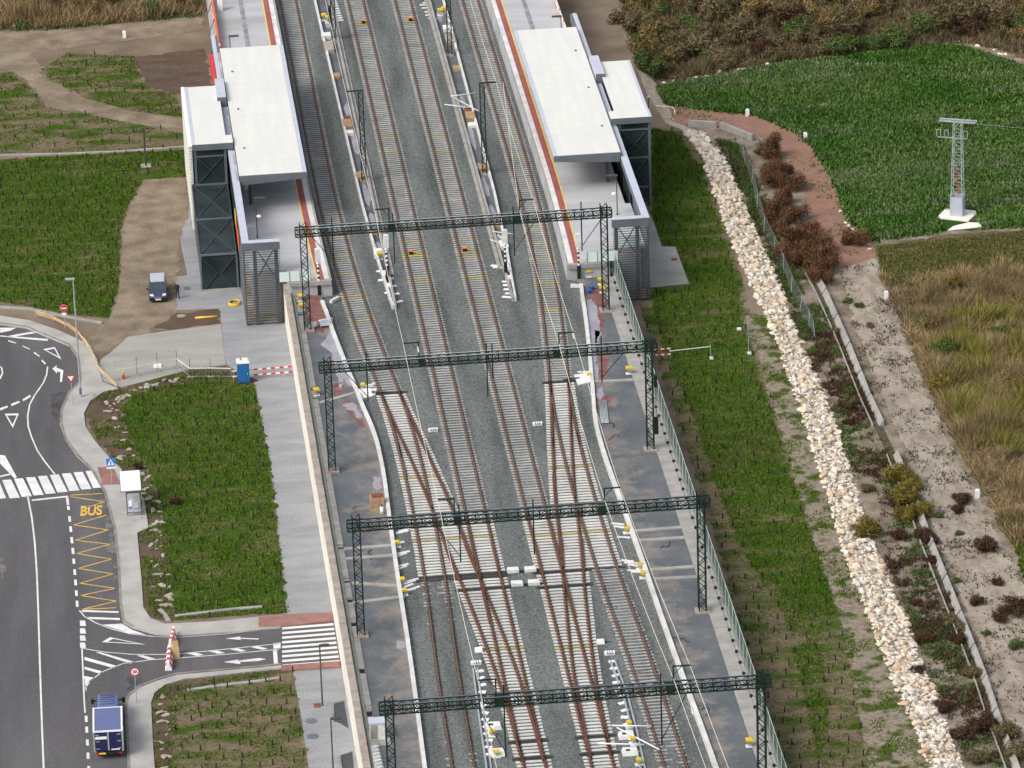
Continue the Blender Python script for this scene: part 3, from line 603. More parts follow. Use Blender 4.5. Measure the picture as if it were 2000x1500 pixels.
for sgn in (0, 1):
    X = (lambda v: v) if not sgn else AX
    t = thing('railway_turnout', 'turnout with bright white bearers and rusty rails leading to the '+('left' if not sgn else 'right')+' main line', 'turnout')
    pl = MB(); y = 11.6; k = 0
    yels = [P(*q, -.2).y for q in ([(825,930),(890,1053),(985,1268)] if not sgn else [(1112,912),(1120,1040),(1127,1263)])]
    blks = [P(*q, -.2).y for q in ([(765,768),(945,1123),(965,1147),(1045,1447),(1050,1480)] if not sgn else [(1092,745),(1090,1118),(1100,1142),(1165,1440),(1172,1468)])]
    while y > -92:
        rs = []
        if y > -30.5: rs.append(float(sd(y)))
        if y > -66: rs.append(float(t1(y)))
        if y < -16.7: rs.append(.87)
        lo, hi = min(rs)-1.38, max(rs)+1.38; ye = any(abs(y-q) < .31 for q in yels); bk = any(abs(y-q) < .31 for q in blks)
        ext = .5 if bk else random.uniform(0,.06)
        o = inst('sleeper', BK if bk else BY if ye else BW, t, (X((lo+hi)/2), y, (-.03 if bk else random.uniform(-.01,.008))), random.uniform(-.004,.004), (hi-lo+ext, 1, 1))
        if bk: o['label'] = 'black hollow steel bearer'
        elif ye: o['label'] = 'yellow striped bearer'
        for f, c in ((sd, y > -30.5), (t1, y > -66), (t2, y < -16.7)):
            if c:
                for off in (-.87, .87): pl.box((X(float(f(y))+off), y, -.165), (.36,.17,.05))
        y -= .6; k += 1
    tag(pl.build('baseplates', 'rail_orange', t), kind='stuff')
    for f, a, b_ in ((t1, -66, 11.5), (t2, YS, -16.5)):
        for off in (-.87, .87):
            r = MB(); rail_mb(r, f if not sgn else MIR(f), a, b_, off); r.build('rail', ['rail_orange', 'rail_rust'], t)
    for f, a, b_, off in ((t1, -30, -24, .80), (t1, -31, -24, -.98), (t2, -31, -24, .80), (sd, -8, -1, -.80), (t1, -9, -2, .80), (t1, -28, -10, .97), (t2, -40,-20, -.97), (t1, -66, -52, -.78), (t1, -66,-52,.78), (sd, -4, 11, -.80), (t1, -4, 11, .80)):
        r = MB(); rail_mb(r, f if not sgn else MIR(f), a, b_, off if not sgn else -off); r.build('check_rail', ['rail_orange', 'rail_rust'], t)
# beacons, fouling markers, point machines
def beacon(x, y, lb):
    c = P(x, y, -.2); t = thing('track_beacon', lb, 'beacon', c, 0, 'track beacons')
    MB().box((0,0,.22), (.42,.5,.34)).build('body', 'black', t); MB().loft([[(-.2,-.22,.39),(.2,-.22,.39),(.2,.22,.39),(-.2,.22,.39)],[(-.14,-.16,.50),(.14,-.16,.50),(.14,.16,.50),(-.14,.16,.50)]]).build('cap', 'orange', t)
    MB().box((.0,.32,.02), (1.3,.12,.04)).box((.0,-.28,.02), (1.3,.12,.04)).build('bracket', 'paint_yellow', t)
for x, y in [(803,497),(908,491),(710,46),(802,41)]: beacon(x, y, 'black box with an orange cap between the rails of a main line track')
def fouling(x, y, lb):
    c = P(x, y, -.25); t = thing('fouling_marker', lb, 'marker', c, 0, 'white fouling markers')
    MB().prism([(-.42,-.18),(.42,-.18),(.46,.1),(.3,.22),(-.3,.22),(-.46,.1)], 0, .26).build('block', 'white', t)
    for i in (-1,0,1): MB().box((i*.2,0,.2), (.05,.50,.14)).build('stripe', 'black', t)
for x, y in [(846,842),(1050,830),(930,1297),(1191,1278)]: fouling(x, y, 'white block with black stripes lying on the ballast between diverging tracks')
def pmachine(x, y, lb, rz=0, grp=None):
    c = P(x, y, -.25); t = thing('point_machine', lb, 'point machine', c, rz, grp)
    MB().loft([[(-.5,-.3,.05),(.5,-.3,.05),(.5,.3,.05),(-.5,.3,.05)],[(-.5,-.3,.34),(.5,-.3,.34),(.5,.3,.34),(-.5,.3,.34)],[(-.44,-.22,.42),(.44,-.22,.42),(.44,.22,.42),(-.44,.22,.42)]]).build('housing', 'white_dirty', t)
    MB().box((0,0,.03), (1.5,.5,.06)).build('base', 'sleeper_black', t); MB().bar((.5,0,.15),(.85,0,.1),.08).build('rod', 'steel_dark', t)
for x, y in [(1002,1118),(1036,1116),(1010,1144),(1043,1142)]: pmachine(x, y, 'white point machine on black bearers between the two main line turnouts', 0, 'point machines between the turnouts')
for (x, y, lb) in [(713,770,'white point machine on a pad by the left kerb wall'), (1146,740,'white point machine on a pad by the right kerb wall')]:
    c = P(x, y, -.25); t = thing('point_machine', lb, 'point machine', c)
    MB().prism([(-1.0,-1.6),(.9,-.6),(1.2,1.0),(-1.1,1.0)], 0, .12).build('pad', 'white_dirty', t); MB().loft([[(-.7,-.5,.12),(.7,-.5,.12),(.7,.4,.12),(-.7,.4,.12)],[(-.6,-.45,.42),(.6,-.45,.42),(.6,.35,.42),(-.6,.35,.42)]]).build('housing', 'white', t)
    MB().bar((.5 if x < 1000 else -.5,0,.2),(2.3 if x < 1000 else -2.3,-.2,.15),.1).build('rod', 'steel_dark', t)
for (x, y, lb) in [(965,1420,'low white cabinet by the left rail trough, upper of the two'), (972,1472,'low white cabinet by the left rail trough, lower of the two'), (1225,1438,'flat pale cabinet among the boards by the right rail trough'), (1232,1470,'pair of white slabs stacked by the right rail trough')]:
    c = P(x, y, -.25); t = thing('ground_cabinet', lb, 'cabinet', c)
    MB().loft([[(-.7,-.6,0),(.6,-.6,0),(.6,.5,0),(-.7,.5,0)],[(-.62,-.5,.3),(.5,-.5,.3),(.5,.42,.3),(-.62,.42,.3)]]).build('body', 'white_dirty', t); MB().box((-.25,-.1,.305), (.34,.3,.03)).build('hatch', 'plastic_black', t)
# rail-side troughs with white lids at the bottom of the yard
for sgn, pts, lb in ((0, [(928,1306),(940,1400),(952,1480),(960,1540)], 'left'), (1, [(1196,1290),(1222,1360),(1240,1430),(1255,1500),(1266,1540)], 'right')):
    t = thing('signal_trough', 'twin steel cable duct running between the turnout and the '+lb+' siding', 'cable duct')
    q = PL(pts, -.2)
    for off in (-.18, .18):
        o = ribbon([(a.x+off, a.y) for a in q], .14, -.28, .16).build('duct', 'galvanised', t)
    for o in [ribbon([(a.x, a.y) for a in q], .2, -.28, .08).build('gap', 'steel_dark', t)]: pass
r_ = random.Random(5)
def board(x, y, lx, ly, rz, m, lb, grp, h=.06, z=-.25, name='loose_lid'):
    c = P(x, y, z); o = MB().loft([[(-lx/2,-ly/2,0),(lx/2,-ly/2*.9,0),(lx/2,ly/2,0),(-lx/2*.95,ly/2,0)],[(-lx/2*.96,-ly/2,h),(lx/2,-ly/2*.88,h*1.2),(lx/2*.98,ly/2,h),(-lx/2*.95,ly/2*.97,h*.9)]]).build(name, m)
    o.location = c+Vector((0,0,.01)); o.rotation_euler = (r_.uniform(-.06,.06), r_.uniform(-.06,.06), rz); return tag(o, lb, 'lid' if name == 'loose_lid' else 'board', grp)
for i in range(13): board(937+.14*12*i+r_.uniform(-2,2), 1312+13.5*i, .62, .42, r_.uniform(-.7,.7), 'white', 'white trough lid strewn beside the left cable duct', 'white lids by the left duct', .08)
for i in range(14): board(1194+3.5*i+r_.uniform(-3,3), 1293+13.6*i, .62, .42, r_.uniform(-.7,.7), 'white', 'white trough lid strewn beside the right cable duct', 'white lids by the right duct', .08)
for i, (x, y) in enumerate([(785,1040),(790,1036),(778,1062),(783,1085),(788,1080),(786,1105),(784,1110),(800,1138),(805,1134),(797,1145),(808,1150),(798,1153),(718,757),(725,752),(710,762)]): board(x, y, 1.2, .3, r_.uniform(.2,.6), 'white_dirty', 'pale plank dropped on the ballast along the left kerb wall', 'planks by the left kerb wall', .06)
for i, (x, y) in enumerate([(1207,1024),(1212,1030),(1218,1050),(1225,1096),(1232,1100),(1240,1105),(1238,1115),(1246,1118),(1140,727),(1150,731)]): board(x, y, 1.2, .3, r_.uniform(-.6,-.1), 'white_dirty', 'pale plank dropped on the ballast along the right kerb wall', 'planks by the right kerb wall', .06)
for i, (x, y) in enumerate([(762,545),(768,560),(752,538),(773,575),(780,590),(745,548),(758,572),(765,583),(742,531)]): board(x, y, .7, .35, r_.uniform(-.8,.8), 'white', 'white lid scattered at the tip of the left channel', 'lids at the left channel tip', .08)
for i, (x, y) in enumerate([(990,551),(992,558),(993,566),(996,574),(990,581),(868+100,520),(972,523)]): board(x, y, 1.0, .34, r_.uniform(-.5,.1), 'white', 'white lid laid in a row at the tip of the right channel', 'lids at the right channel tip', .08)
for i, (x, y) in enumerate([(829,10),(833,16),(838,24),(840,30),(834,6),(845,37)]): board(x, y, 1.1, .3, r_.uniform(-.5,-.1), 'white_dirty', 'grey plank strewn left of the far right channel', 'planks by the far channel', .06)
for i in range(9): board(651+1.6*i, 4+4.6*i, .8, .45, .3, 'white_dirty', 'pale lid stacked beside the far left mast', 'lids by the far left mast', .08)
# ================================================================== STATION
mat('glass_tint', (.030,.044,.045), .25, v=.35, s=.5, spec=.15, alpha=.80)
ZT = 1.4; PS = 37.2
def station(sgn):
    X = (lambda v: v) if not sgn else AX
    W = 'left' if not sgn else 'right'
    def B(m, x0, x1, y0, y1, z0, z1):
        a, b = sorted((X(x0), X(x1))); return m.b2(a, b, y0, y1, z0, z1)
    # platform body and its surface bands
    ed = [(-8.02,PS),(-8.2,45),(-8.38,55),(-8.45,62),(-8.45,YN)]
    po = [(X(x), y) for x, y in ed] + [(X(-15.75),YN),(X(-15.75),40.6),(X(-12.3),40.6),(X(-12.3),PS)]
    struct('platform', po, ZT, 'platform_paving', ZP-.1)
    struct('platform', [(X(x-.04), y) for x, y in ed[:4]]+[(X(-8.49),YN),(X(-9.2),YN),(X(-9.2),62),(X(-8.95),45),(X(-8.75),PS+.3)], ZT+.006, 'concrete')
    for a, b_, m_, z in ((.22,.72,'paint_worn',.012), (.72,1.32,'tactile_red',.012), (1.34,1.46,'paint_yellow',.012)):
        q = [(X(x-a), max(y, PS+.25)) for x, y in ed]; q2 = [(X(x-b_), max(y, PS+.25)) for x, y in ed][::-1]
        struct('platform_line', q+q2, ZT+z, m_)
    struct('platform_line', [(X(-12.05),98),(X(-12.55),98),(X(-12.55),YN),(X(-12.05),YN)], ZT+.012, 'dark_band')
    tag(B(MB(), -8.1, -12.2, PS-.25, PS+.2, 1.0, 1.405+.006).build('platform_coping', 'concrete'), kind='structure')
    # platform roof
    t = thing('platform_canopy', 'large flat cream roof over the '+W+' platform with grey fascia', 'canopy')
    y0, y1 = 56.9, 96.8
    B(MB(), -15.84, -9.42, y0+.1, y1-.05, 5.26, 5.46).build('roof_deck', 'steel_grey', t)
    pm = MB().box((0,0,0), (6.44,1.98,.05)).mesh('roof_panel', 'roof_cream')
    for i in range(20):
        yy = y0+.05+(i+.5)*1.995; inst('roof_panel', pm, t, (X(-12.63)+random.uniform(-.004,.004), yy, 5.485+random.uniform(-.004,.004)))
    for yy in (y0+8, y0+20, y0+32): MB().tube((X(-14.9),yy,5.5),(X(-14.9),yy,5.62),.12,8).build('roof_drain', 'steel_grey', t)
    B(MB(), -9.4, -9.02, y0+.05, y1, 5.28, 5.49).build('roof_edge', 'roof_rim', t)
    m = MB(); xs = sorted((X(-15.8), X(-9.05))); lo = (4.45, 4.85) if not sgn else (4.85, 4.45)
    m.loft([[(xs[0],y0,lo[0]),(xs[0],y0,5.49),(xs[0],y0+.25,5.28),(xs[0],y0+.25,lo[0])],[(xs[1],y0,lo[1]),(xs[1],y0,5.49),(xs[1],y0+.25,5.28),(xs[1],y0+.25,lo[1])]]).build('fascia', 'steel_grey', t)
    B(MB(), -15.8, -9.5, y0+.3, y1-.3, 4.7, 5.28).build('soffit', 'steel_dark', t)
    for i in range(6): B(MB(), -14.9, -14.6, y0+2.5+i*7, y0+2.8+i*7, ZT, 4.7).build('post', 'steel_dark', t)
    # long side beam, gutter and glazed side wall
    t = thing('stair_enclosure', W+' platform stair cage of dark louvres joined to a long pale side beam', 'stair cage')
    m = MB(); B(m, -16.55, -15.88, 39.4, 103, 4.1, 4.93); m.build('side_beam', 'steel_grey', t)
    B(MB(), -16.57, -15.86, 39.38, 56.85, 4.93, 5.0).build('beam_cap', 'roof_rim', t)
    B(MB(), -16.57, -16.12, 56.85, 103, 4.93, 5.0).build('beam_cap', 'roof_rim', t); B(MB(), -16.12, -15.88, 56.9, 97, 4.935, 4.97).build('gutter', 'gutter', t)
    B(MB(), -16.5, -12.86, 39.32, 40.0, 4.1, 4.93).build('front_beam', 'steel_grey', t); B(MB(), -15.86, -12.84, 39.3, 40.02, 4.93, 5.0).build('beam_cap', 'roof_rim', t)
    B(MB(), -16.5, -16.3, 53, 102.5, ZP, 4.1).build('side_wall', 'glass_tint', t)
    for i in range(10): B(MB(), -16.54, -16.26, 53+i*5.4, 53.25+i*5.4, ZP, 4.1).build('mullion', 'steel_dark', t)
    lou = MB().box((0,0,0), (3.62,.05,.06)).mesh('louvre', 'steel_dark'); los = MB().box((0,0,0), (.05,13.2,.05)).mesh('louvre', 'steel_grey')
    for i in range(31):
        z = ZP+.22+i*.25
        inst('louvre', lou, t, (X(-14.69), 39.36, z)); inst('louvre', los, t, (X(-16.5), 46.0, z))
    for x, wd in ((-16.4,.12),(-15.35,.36),(-13.25,.36)): B(MB(), x-wd/2, x+wd/2, 39.45, 39.7, ZP, 4.1).build('column', 'steel_grey', t)
    for a, b_ in (((-15.1,39.58,4.0),(-13.5,39.58,1.3)), ((-13.5,39.58,4.0),(-15.1,39.58,1.3))): MB().bar((X(a[0]),*a[1:]), (X(b_[0]),*b_[1:]), .09).build('brace', 'steel_dark', t)
    B(MB(), -16.3, -12.9, 41.0, 53, 1.1, ZT-.006).build('landing', 'platform_paving', t)
    st = MB().box((0,0,0), (3.3,.31,.06)).mesh('tread', 'stair_tread'); ri = MB().box((0,0,0), (3.3,.03,.14)).mesh('riser', 'brown_stair')
    for i in range(28):
        y = 39.9+.27*i; z = ZP+.17*(i+1)
        if z > 1.0: break
        inst('tread', st, t, (X(-14.6), y, z)); inst('riser', ri, t, (X(-14.6), y-.14, z-.09))
    B(MB(), -12.95, -12.75, 39.9, 52, ZP, 1.0).build('stringer', 'brown_stair', t)
    gb = thing('glass_balustrade', 'pale glass balustrade closing the end of the '+W+' platform', 'balustrade')
    for i in range(3):
        x = -10.1-i*1.02; B(MB(), x-.98, x, PS+.05, PS+.08, ZT+.08, ZT+1.1).build('pane', 'glass_pale', gb); B(MB(), x-.02, x+.04, PS+.02, PS+.10, ZT, ZT+1.14).build('post', 'steel_grey', gb)
    for i in range(2):
        x = -14.0-i*1.3; B(MB(), x-.6, x+.66, 41.0, 41.03, ZT+.05, ZT+1.1).build('pane', 'glass_pale', gb)
    # lift tower
    t = thing('lift_tower', 'tall dark glass lift tower with pale flat roof beside the '+W+' platform', 'tower')
    yf, yb = 66.2, 84.4
    B(MB(), -19.88, -16.67, yf+.1, yb-.02, 5.36, 5.62).build('roof_deck', 'steel_grey', t)
    pm = MB().box((0,0,0), (3.25,1.81,.05)).mesh('roof_panel', 'roof_cream')
    for i in range(10): inst('roof_panel', pm, t, (X(-18.27), yf+(i+.5)*1.82, 5.645+random.uniform(-.003,.003)))
    B(MB(), -20.2, -19.9, yf, yb, 5.36, 5.70).build('roof_edge', 'roof_rim', t)
    m = MB(); B(m, -20.2, -16.0, yf-.25, yf+2.1, 5.675, 5.86); m.build('front_cap', 'roof_cream', t)
    B(MB(), -20.22, -15.98, yf-.3, yf-.25, 5.2, 5.85).build('fascia', 'steel_grey', t); B(MB(), -20.2,-19.9, yf-.2, yf+2.0, 5.86, 5.88).build('cap_edge', 'roof_rim', t)
    B(MB(), -16.95, -16.0, 79.5, 85.5, 5.05, 6.05).build('roof_box', 'roof_rim', t); B(MB(), -16.97, -15.98, 79.42, 79.5, 5.0, 6.05).build('box_end', 'steel_grey', t)
    for (a, b_, c, d_) in ((-20.0,-16.7,yf,yf+.05), (-16.75,-16.7,yf+.06,yb-.06), (-20.05,-20.0,yf,yb), (-20.0,-16.7,yb-.05,yb)): B(MB(), a, b_, c, d_, ZP, 5.36).build('glass', 'glass_tint', t)
    B(MB(), -19.3,-17.6, 69, 73, ZP, 4.4).build('lift_shaft', 'steel_dark', t)
    for z, mm in ((4.0,'lift_white'),(1.0,'lift_white'),(-1.6,'lift_white')): B(MB(), -19.2,-17.7, yf+.6, yf+1.2, z-.3, z-.1).build('landing_light', mm, t)
    zs = [5.3, 4.45, 1.35, -1.9, ZP+.1]
    for z in zs: B(MB(), -20.05, -16.65, yf-.07, yf, z-.08, z+.08).build('transom', 'steel_grey', t)
    for x in (-19.95, -16.85): B(MB(), x-.13, x+.13, yf-.08, yf, ZP, 5.36).build('mullion', 'steel_grey', t)
    for za, zb in zip(zs[1:], zs[2:]):
        for xa, xb in ((-19.85,-17.0),(-17.0,-19.85)): MB().bar((X(xa),yf-.05,za), (X(xb),yf-.05,zb), .10, .06).build('brace', 'steel_dark', t)
    if not sgn: B(MB(), -20.28, -20.2, yf, yb, ZP-.0, 5.36).build('cladding_panel', 'cladding', t)
    sm = MB().box((0,0,0), (.34,yb-yf+.3,.15)).mesh('cladding_slat', 'cladding')
    for i in range(0 if sgn else 33): inst('cladding_slat', sm, t, (X(-20.42), (yf+yb)/2-.1, ZP+.45+i*.278))
    if not sgn: B(MB(), -20.56, -20.22, yf-.25, yb, 5.36, 5.72).build('parapet', 'white', t)
    if not sgn:     # glazed lobby with a sloping roof in front of the tower
        l = thing('glass_lobby', 'low dark glazed lobby with sloping braced roof in front of the left tower', 'lobby')
        a, b_ = 49.7, yf-.1; z0, z1 = -.10, 1.30; xa, xb = -20.42, -16.80
        MB().loft([[(xa,a,z0),(xb,a,z0),(xb,b_,z1),(xa,b_,z1)],[(xa,a,z0+.06),(xb,a,z0+.06),(xb,b_,z1+.06),(xa,b_,z1+.06)]]).build('roof_glass', 'glass_tint', l)
        MB().b2(xa, xb, a, a+.05, ZP, z0).build('front_glass', 'glass_tint', l); 
        MB().loft([[(xa,a+.06,ZP),(xa+.05,a+.06,ZP),(xa+.05,b_,ZP),(xa,b_,ZP)],[(xa,a+.06,z0),(xa+.05,a+.06,z0),(xa+.05,b_,z1),(xa,b_,z1)]]).build('side_glass', 'glass_tint', l)
        for k in (0, .5, 1): 
            y = a+(b_-a)*k; z = z0+(z1-z0)*k; MB().box(((xa+xb)/2, y-.05, z+.10), (xb-xa+.1,.20,.16)).build('beam', 'steel_grey', l)
        for x in (xa, xb): MB().bar((x,a,z0+.1),(x,b_,z1+.1),.12,.14).build('edge_beam', 'steel_dark', l); MB().b2(x-.09,x+.09,a-.06,a,ZP,z0).build('post', 'steel_grey', l)
        for k in (0, .5):
            for s1, s2 in ((xa,xb),(xb,xa)):
                MB().bar((s1+.0,a+(b_-a)*k,z0+(z1-z0)*k+.1),(s2,a+(b_-a)*(k+.5),z0+(z1-z0)*(k+.5)+.1),.10,.08).build('brace', 'steel_dark', l)
        for s1 in (-1,1): MB().bar((-18.6+s1*1.7,a-.03,z0-.1),(-18.6+s1*.2,a-.03,-2.0),.16,.06).build('brace', 'steel_dark', l); MB().bar((-18.6+s1*.2,a-.03,-2.0),(-18.6+s1*1.7,a-.03,ZP),.16,.06).build('brace', 'steel_dark', l)
        MB().b2(-19.6,-17.5,54,57,ZP,-2.2).build('ticket_desk', 'lift_white', l); MB().b2(-19.4,-18.6,60,61,-.6,-.2).b2(-18.2,-17.4,60,61,-.6,-.2).build('light_panel', 'lift_white', l)
        MB().box(((xa+xb)/2, a-.12, ZP+.06), (xb-xa+.3,.25,.12)).build('sill', 'concrete', l)
station(0); station(1)
# banner and red panels on the left side wall, mesh fencing along the far platform
c = P(467,432,3.0); t = thing('banner', 'red and yellow banner hanging on the west side of the left stair enclosure', 'banner', (-16.64, c.y-1, 2.9))
for i, (m_, h) in enumerate((('paint_yellow',.9),('red',.6),('orange',1.0))): MB().box((0, -2.2*i+1.6, .1-i*.25), (.05,2.2,1.6)).build('panel', m_, t)
tag(MB().b2(-17.0,-16.62,87.5,97.0,3.9,4.85)
.build('warning_banner', 'red'), 'red warning banner hung outside the side beam of the left canopy', 'banner')
t = thing('mesh_barrier', 'orange safety mesh on grey struts along the far edge of the left platform', 'barrier')
for i in range(16):
    y = 104+i*6; MB().b2(-15.6,-15.5,y+.05,y+5.95,ZT,ZT+1.25).build('mesh_panel', 'orange', t); MB().bar((-16.5,y,ZT-1.0),(-15.65,y,ZT+1.1),.1).build('strut', 'steel_grey', t)
t = thing('mesh_barrier', 'white striped rail barrier along the far edge of the right platform', 'barrier')
for i in range(12):
    y = 100+i*4; MB().b2(AX(-15.7),AX(-15.6),y+.3,y+3.7,ZT+.5,ZT+1.1).build('mesh_panel', 'white_dirty', t); MB().b2(AX(-15.72),AX(-15.60),y,y+.3,ZT,ZT+1.2).build('post', 'orange', t)
for sgn in (0, 1):
    X = (lambda v: v) if not sgn else AX
    W = 'left' if not sgn else 'right'
    for y, lb in ((50.0, 'near the stair cage on the '+W+' platform'), (100.5, 'behind the canopy on the '+W+' platform'), (128, 'at the far end of the '+W+' platform')):
        t = thing('platform_lamp', 'dark lamp post with white spotlight '+lb, 'lamp post', (X(-14.6), y, ZT))
        MB().tube((0,0,0),(0,0,4.2),.055,8,.045).build('pole', 'steel_dark', t); MB().box((-.45 if sgn else .45,0,4.2),(1.1,.35,.12)).build('lamp_head', 'steel_dark', t)
        MB().ell((-.3 if sgn else .25,-.1,1.9 if y > 99 else 2.3),(.26,.3,.14)).build('spotlight', 'white', t); MB().box((0,0,.02),(.3,.3,.04)).build('base', 'steel_grey', t)
c = P(428,87,ZT+2.2); t = thing('round_sign', 'red rimmed round sign standing behind the left canopy', 'sign', (c.x, c.y, ZT))
MB().tube((0,0,0),(0,0,2.0),.04).build('post', 'galvanised', t); MB().tube((0,-.03,2.2),(0,.03,2.2),.38,16).build('disc', 'red', t); MB().tube((0,-.05,2.2),(0,-.03,2.2),.24,14).build('plate', 'white', t)
c = P(430,20,ZT); t = thing('wrapped_post', 'white and red wrapped ticket pillar at the far end of the left platform', 'pillar', (c.x, c.y, ZT))
MB().loft([[(-.3,-.3,0),(.3,-.3,0),(.3,.3,0),(-.3,.3,0)],[(-.28,-.28,1.5),(.28,-.28,1.5),(.28,.28,1.5),(-.28,.28,1.5)],[(-.18,-.18,1.7),(.18,-.18,1.7),(.18,.18,1.7),(-.18,.18,1.7)]]).build('body', 'white', t); MB().box((0,0,1.82),(.4,.4,.25)).build('cap', 'red', t)
c = P(479,372,ZT); t = thing('wrapped_bundle', 'cream wrapped bundle leaning under the left canopy edge', 'bundle', (c.x, c.y, ZT))
MB().loft([[(.28*math.cos(a*.9)*k+.1*z, .26*math.sin(a*.9)*k, z) for a in range(7)] for z, k in ((0,.8),(.5,1.1),(1.1,1.0),(1.6,.6),(1.9,.2))]).build('wrap', 'roof_cream', t, True); MB().tube((.05,0,.7),(.08,0,.8),.33,8).build('strap', 'wood_brown', t)
# ---- channels between platform tracks and main line
def channel(sgn):
    X = (lambda v: v) if not sgn else AX
    W = 'left' if not sgn else 'right'
    ow = [(-3.85,150),(-3.72,128),(-3.5,90),(-3.32,62),(-2.95,46),(-2.62,37.5),(-2.45,32.5)]; iw = [(-2.12,150),(-2.12,60),(-2.15,45),(-2.2,32.5)]
    t = thing('drain_channel', 'long open concrete channel holding rain water between the '+W+' tracks', 'channel')
    for q, m_, n_ in ((ow,'concrete_white','side_wall'), (iw,'concrete','side_wall')): ribbon([(X(x),y) for x, y in q], .22, -.42, .62).build(n_, m_, t)
    fl = MB(); q = [(X(x), y, -.22) for x, y in ow] + [(X(x), y, -.22) for x, y in iw][::-1]; fl.poly(q if sgn else q[::-1]); fl.build('floor', 'asphalt_deck', t)
    s_ = MB().box((0,0,0),(.36,.96,.1)).mesh('lid', 'concrete')
    for i in range(95):
        y = 42+i*1.0; inst('lid', s_, t, (X(-1.78), y, -.16+random.uniform(-.01,.01)), random.uniform(-.02,.02))
    r = random.Random(3+sgn)
    for a, b_ in ((118,122),(88,93),(76,84),(61,68),(54,59.5),(48,51),(69,72)):
        x0 = -2.3; x1 = -3.15+.01*(100-a)*0.6; n = 9; pts = []
        for i in range(14):
            tt = 6.283*i/14; pts.append((X((x0+x1)/2+.32*math.cos(tt)*(.8+.4*r.random())), (a+b_)/2+(b_-a)/2*math.sin(tt)*(.8+.3*r.random()), -.205))
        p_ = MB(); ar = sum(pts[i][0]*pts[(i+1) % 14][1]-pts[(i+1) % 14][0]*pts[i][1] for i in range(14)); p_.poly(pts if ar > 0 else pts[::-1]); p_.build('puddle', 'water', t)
    k = 0
    for y, l, h, m_ in ((47,1.6,.5,'white_dirty'),(53,1.0,.35,'wood_brown'),(69.5,1.5,.4,'wood_brown'),(85.5,2.2,.45,'wood_brown'),(83,1.0,.3,'white_dirty'),(87.5,.9,.3,'rust_red'),(101.5,1.2,.3,'wood_brown'),(111,3.0,.5,'coping_stone'),(115,1.2,.45,'white_dirty'),(41,1.2,.5,'white_dirty'),(38,.9,.4,'white_dirty')):
        x = -(2.7+.008*max(0,y-40)); wd = .72+.003*y
        if y < 45: x = -2.45; wd = .5
        nm = 'brown' if m_ in ('wood_brown','coping_stone') else 'reddish' if m_ == 'rust_red' else 'white'
        o = MB().loft([[(-wd/2,-l/2,0),(wd/2,-l/2,0),(wd/2,l/2,0),(-wd/2,l/2,0)],[(-wd/2,-l/2,h),(wd/2,-l/2,h),(wd/2,l/2,h),(-wd/2,l/2,h)],[(-wd/2*.9,-l/2*.9,h+.05),(wd/2*.9,-l/2*.9,h+.05),(wd/2*.9,l/2*.9,h+.05),(-wd/2*.9,l/2*.9,h+.05)]]).build('box', m_)
        o.location = (X(x), y, -.22); tag(o, nm+' equipment box set down inside the '+W+' open channel', 'box', nm+' boxes in the '+W+' channel'); k += 1
channel(0); channel(1)
# steel tubes lying across the right channel and by the lower right duct
def rod(name, a, b_, r, m_, lb, cat, grp=None, za=.4, zb=.3):
    A, B_ = P(*a, za), P(*b_, zb); o = MB().tube(A, B_, r, 8).build(name, m_, None, True, loc=A); return tag(o, lb, cat, grp)
for a, b_ in (((880,188),(935,181)), ((885,190),(935,217)), ((868,204),(918,210))): rod('steel_tube', a, b_, .06, 'white_dirty', 'pale tube thrown across the right open channel', 'tube', 'tubes over the right channel')
for a, b_ in (((962,452),(1002,457)), ((957,468),(988,478)), ((972,459),(988,470))): rod('steel_tube', a, b_, .05, 'white_dirty', 'thin pale tube by the signal at the right channel tip', 'tube', 'tubes at the right channel tip')
for a, b_ in (((1195,1417),(1272,1418)), ((1205,1421),(1288,1464)), ((1168,1452),(1258,1454))): rod('steel_tube', a, b_, .06, 'white', 'white tube lying across the lower right cable duct', 'tube', 'tubes on the lower right duct', .3, .2)
for i in range(6): 
    a = (1171+2.6*i, 782); rod('steel_section', a, (a[0]+4, 826), .05, 'galvanised', 'grey steel section in a bundle on the right walkway', 'steel section', 'bundled steel sections', .05, .05)
# ================================================================== OVERHEAD LINE
def PY(px, py, y):
    d = _fw*F + _rt*(px-1000) - _up*(py-750); t = (y-CAM.y)/d.y; return CAM + d*t
def lattice(m, x, y, z0, z1, w, leg=.085, lace=.055, step=.62):
    h = w/2
    for i, j in ((-1,-1),(1,-1),(1,1),(-1,1)): m.bar((x+i*h,y+j*h,z0),(x+i*h,y+j*h,z1),leg)
    n = max(2, int((z1-z0)/step)); s = (z1-z0)/n
    for k in range(n):
        a, b = z0+k*s, z0+(k+1)*s; f = 1 if k % 2 else -1
        m.bar((x-h*f,y-h,a),(x+h*f,y-h,b),lace); m.bar((x-h*f,y+h,b),(x+h*f,y+h,a),lace)
        m.bar((x-h,y-h*f,a),(x-h,y+h*f,b),lace); m.bar((x+h,y-h*f,b),(x+h,y+h*f,a),lace)
    return m
PORT = [28.0, -6.1, -40.8, -75.3]; XL, XR = -11.05, 17.88; ZB0, ZB1 = 9.75, 10.5
NTH = ['standing at the platform ends', 'over the switch blades below the platforms', 'over the white turnout bearers', 'spanning the lower yard by the cable ducts']
up_ = [[(760,430,-1),(1015,418,1)], [(818,690,-1),(1092,680,1)], [(888,1008,-1),(1181,992,1)], [(970,1390,-1),(1316,1372,1)]]
dn_ = [[(652,520,-1),(771,515,0),(1005,500,1),(1137,490,1)], [(719,785,-1),(953,775,0),(963,740,0),(1176,747,1)], [(900,1098,-1),(1044,1082,0)], [(988,1480,-1),(1293,1455,1)]]
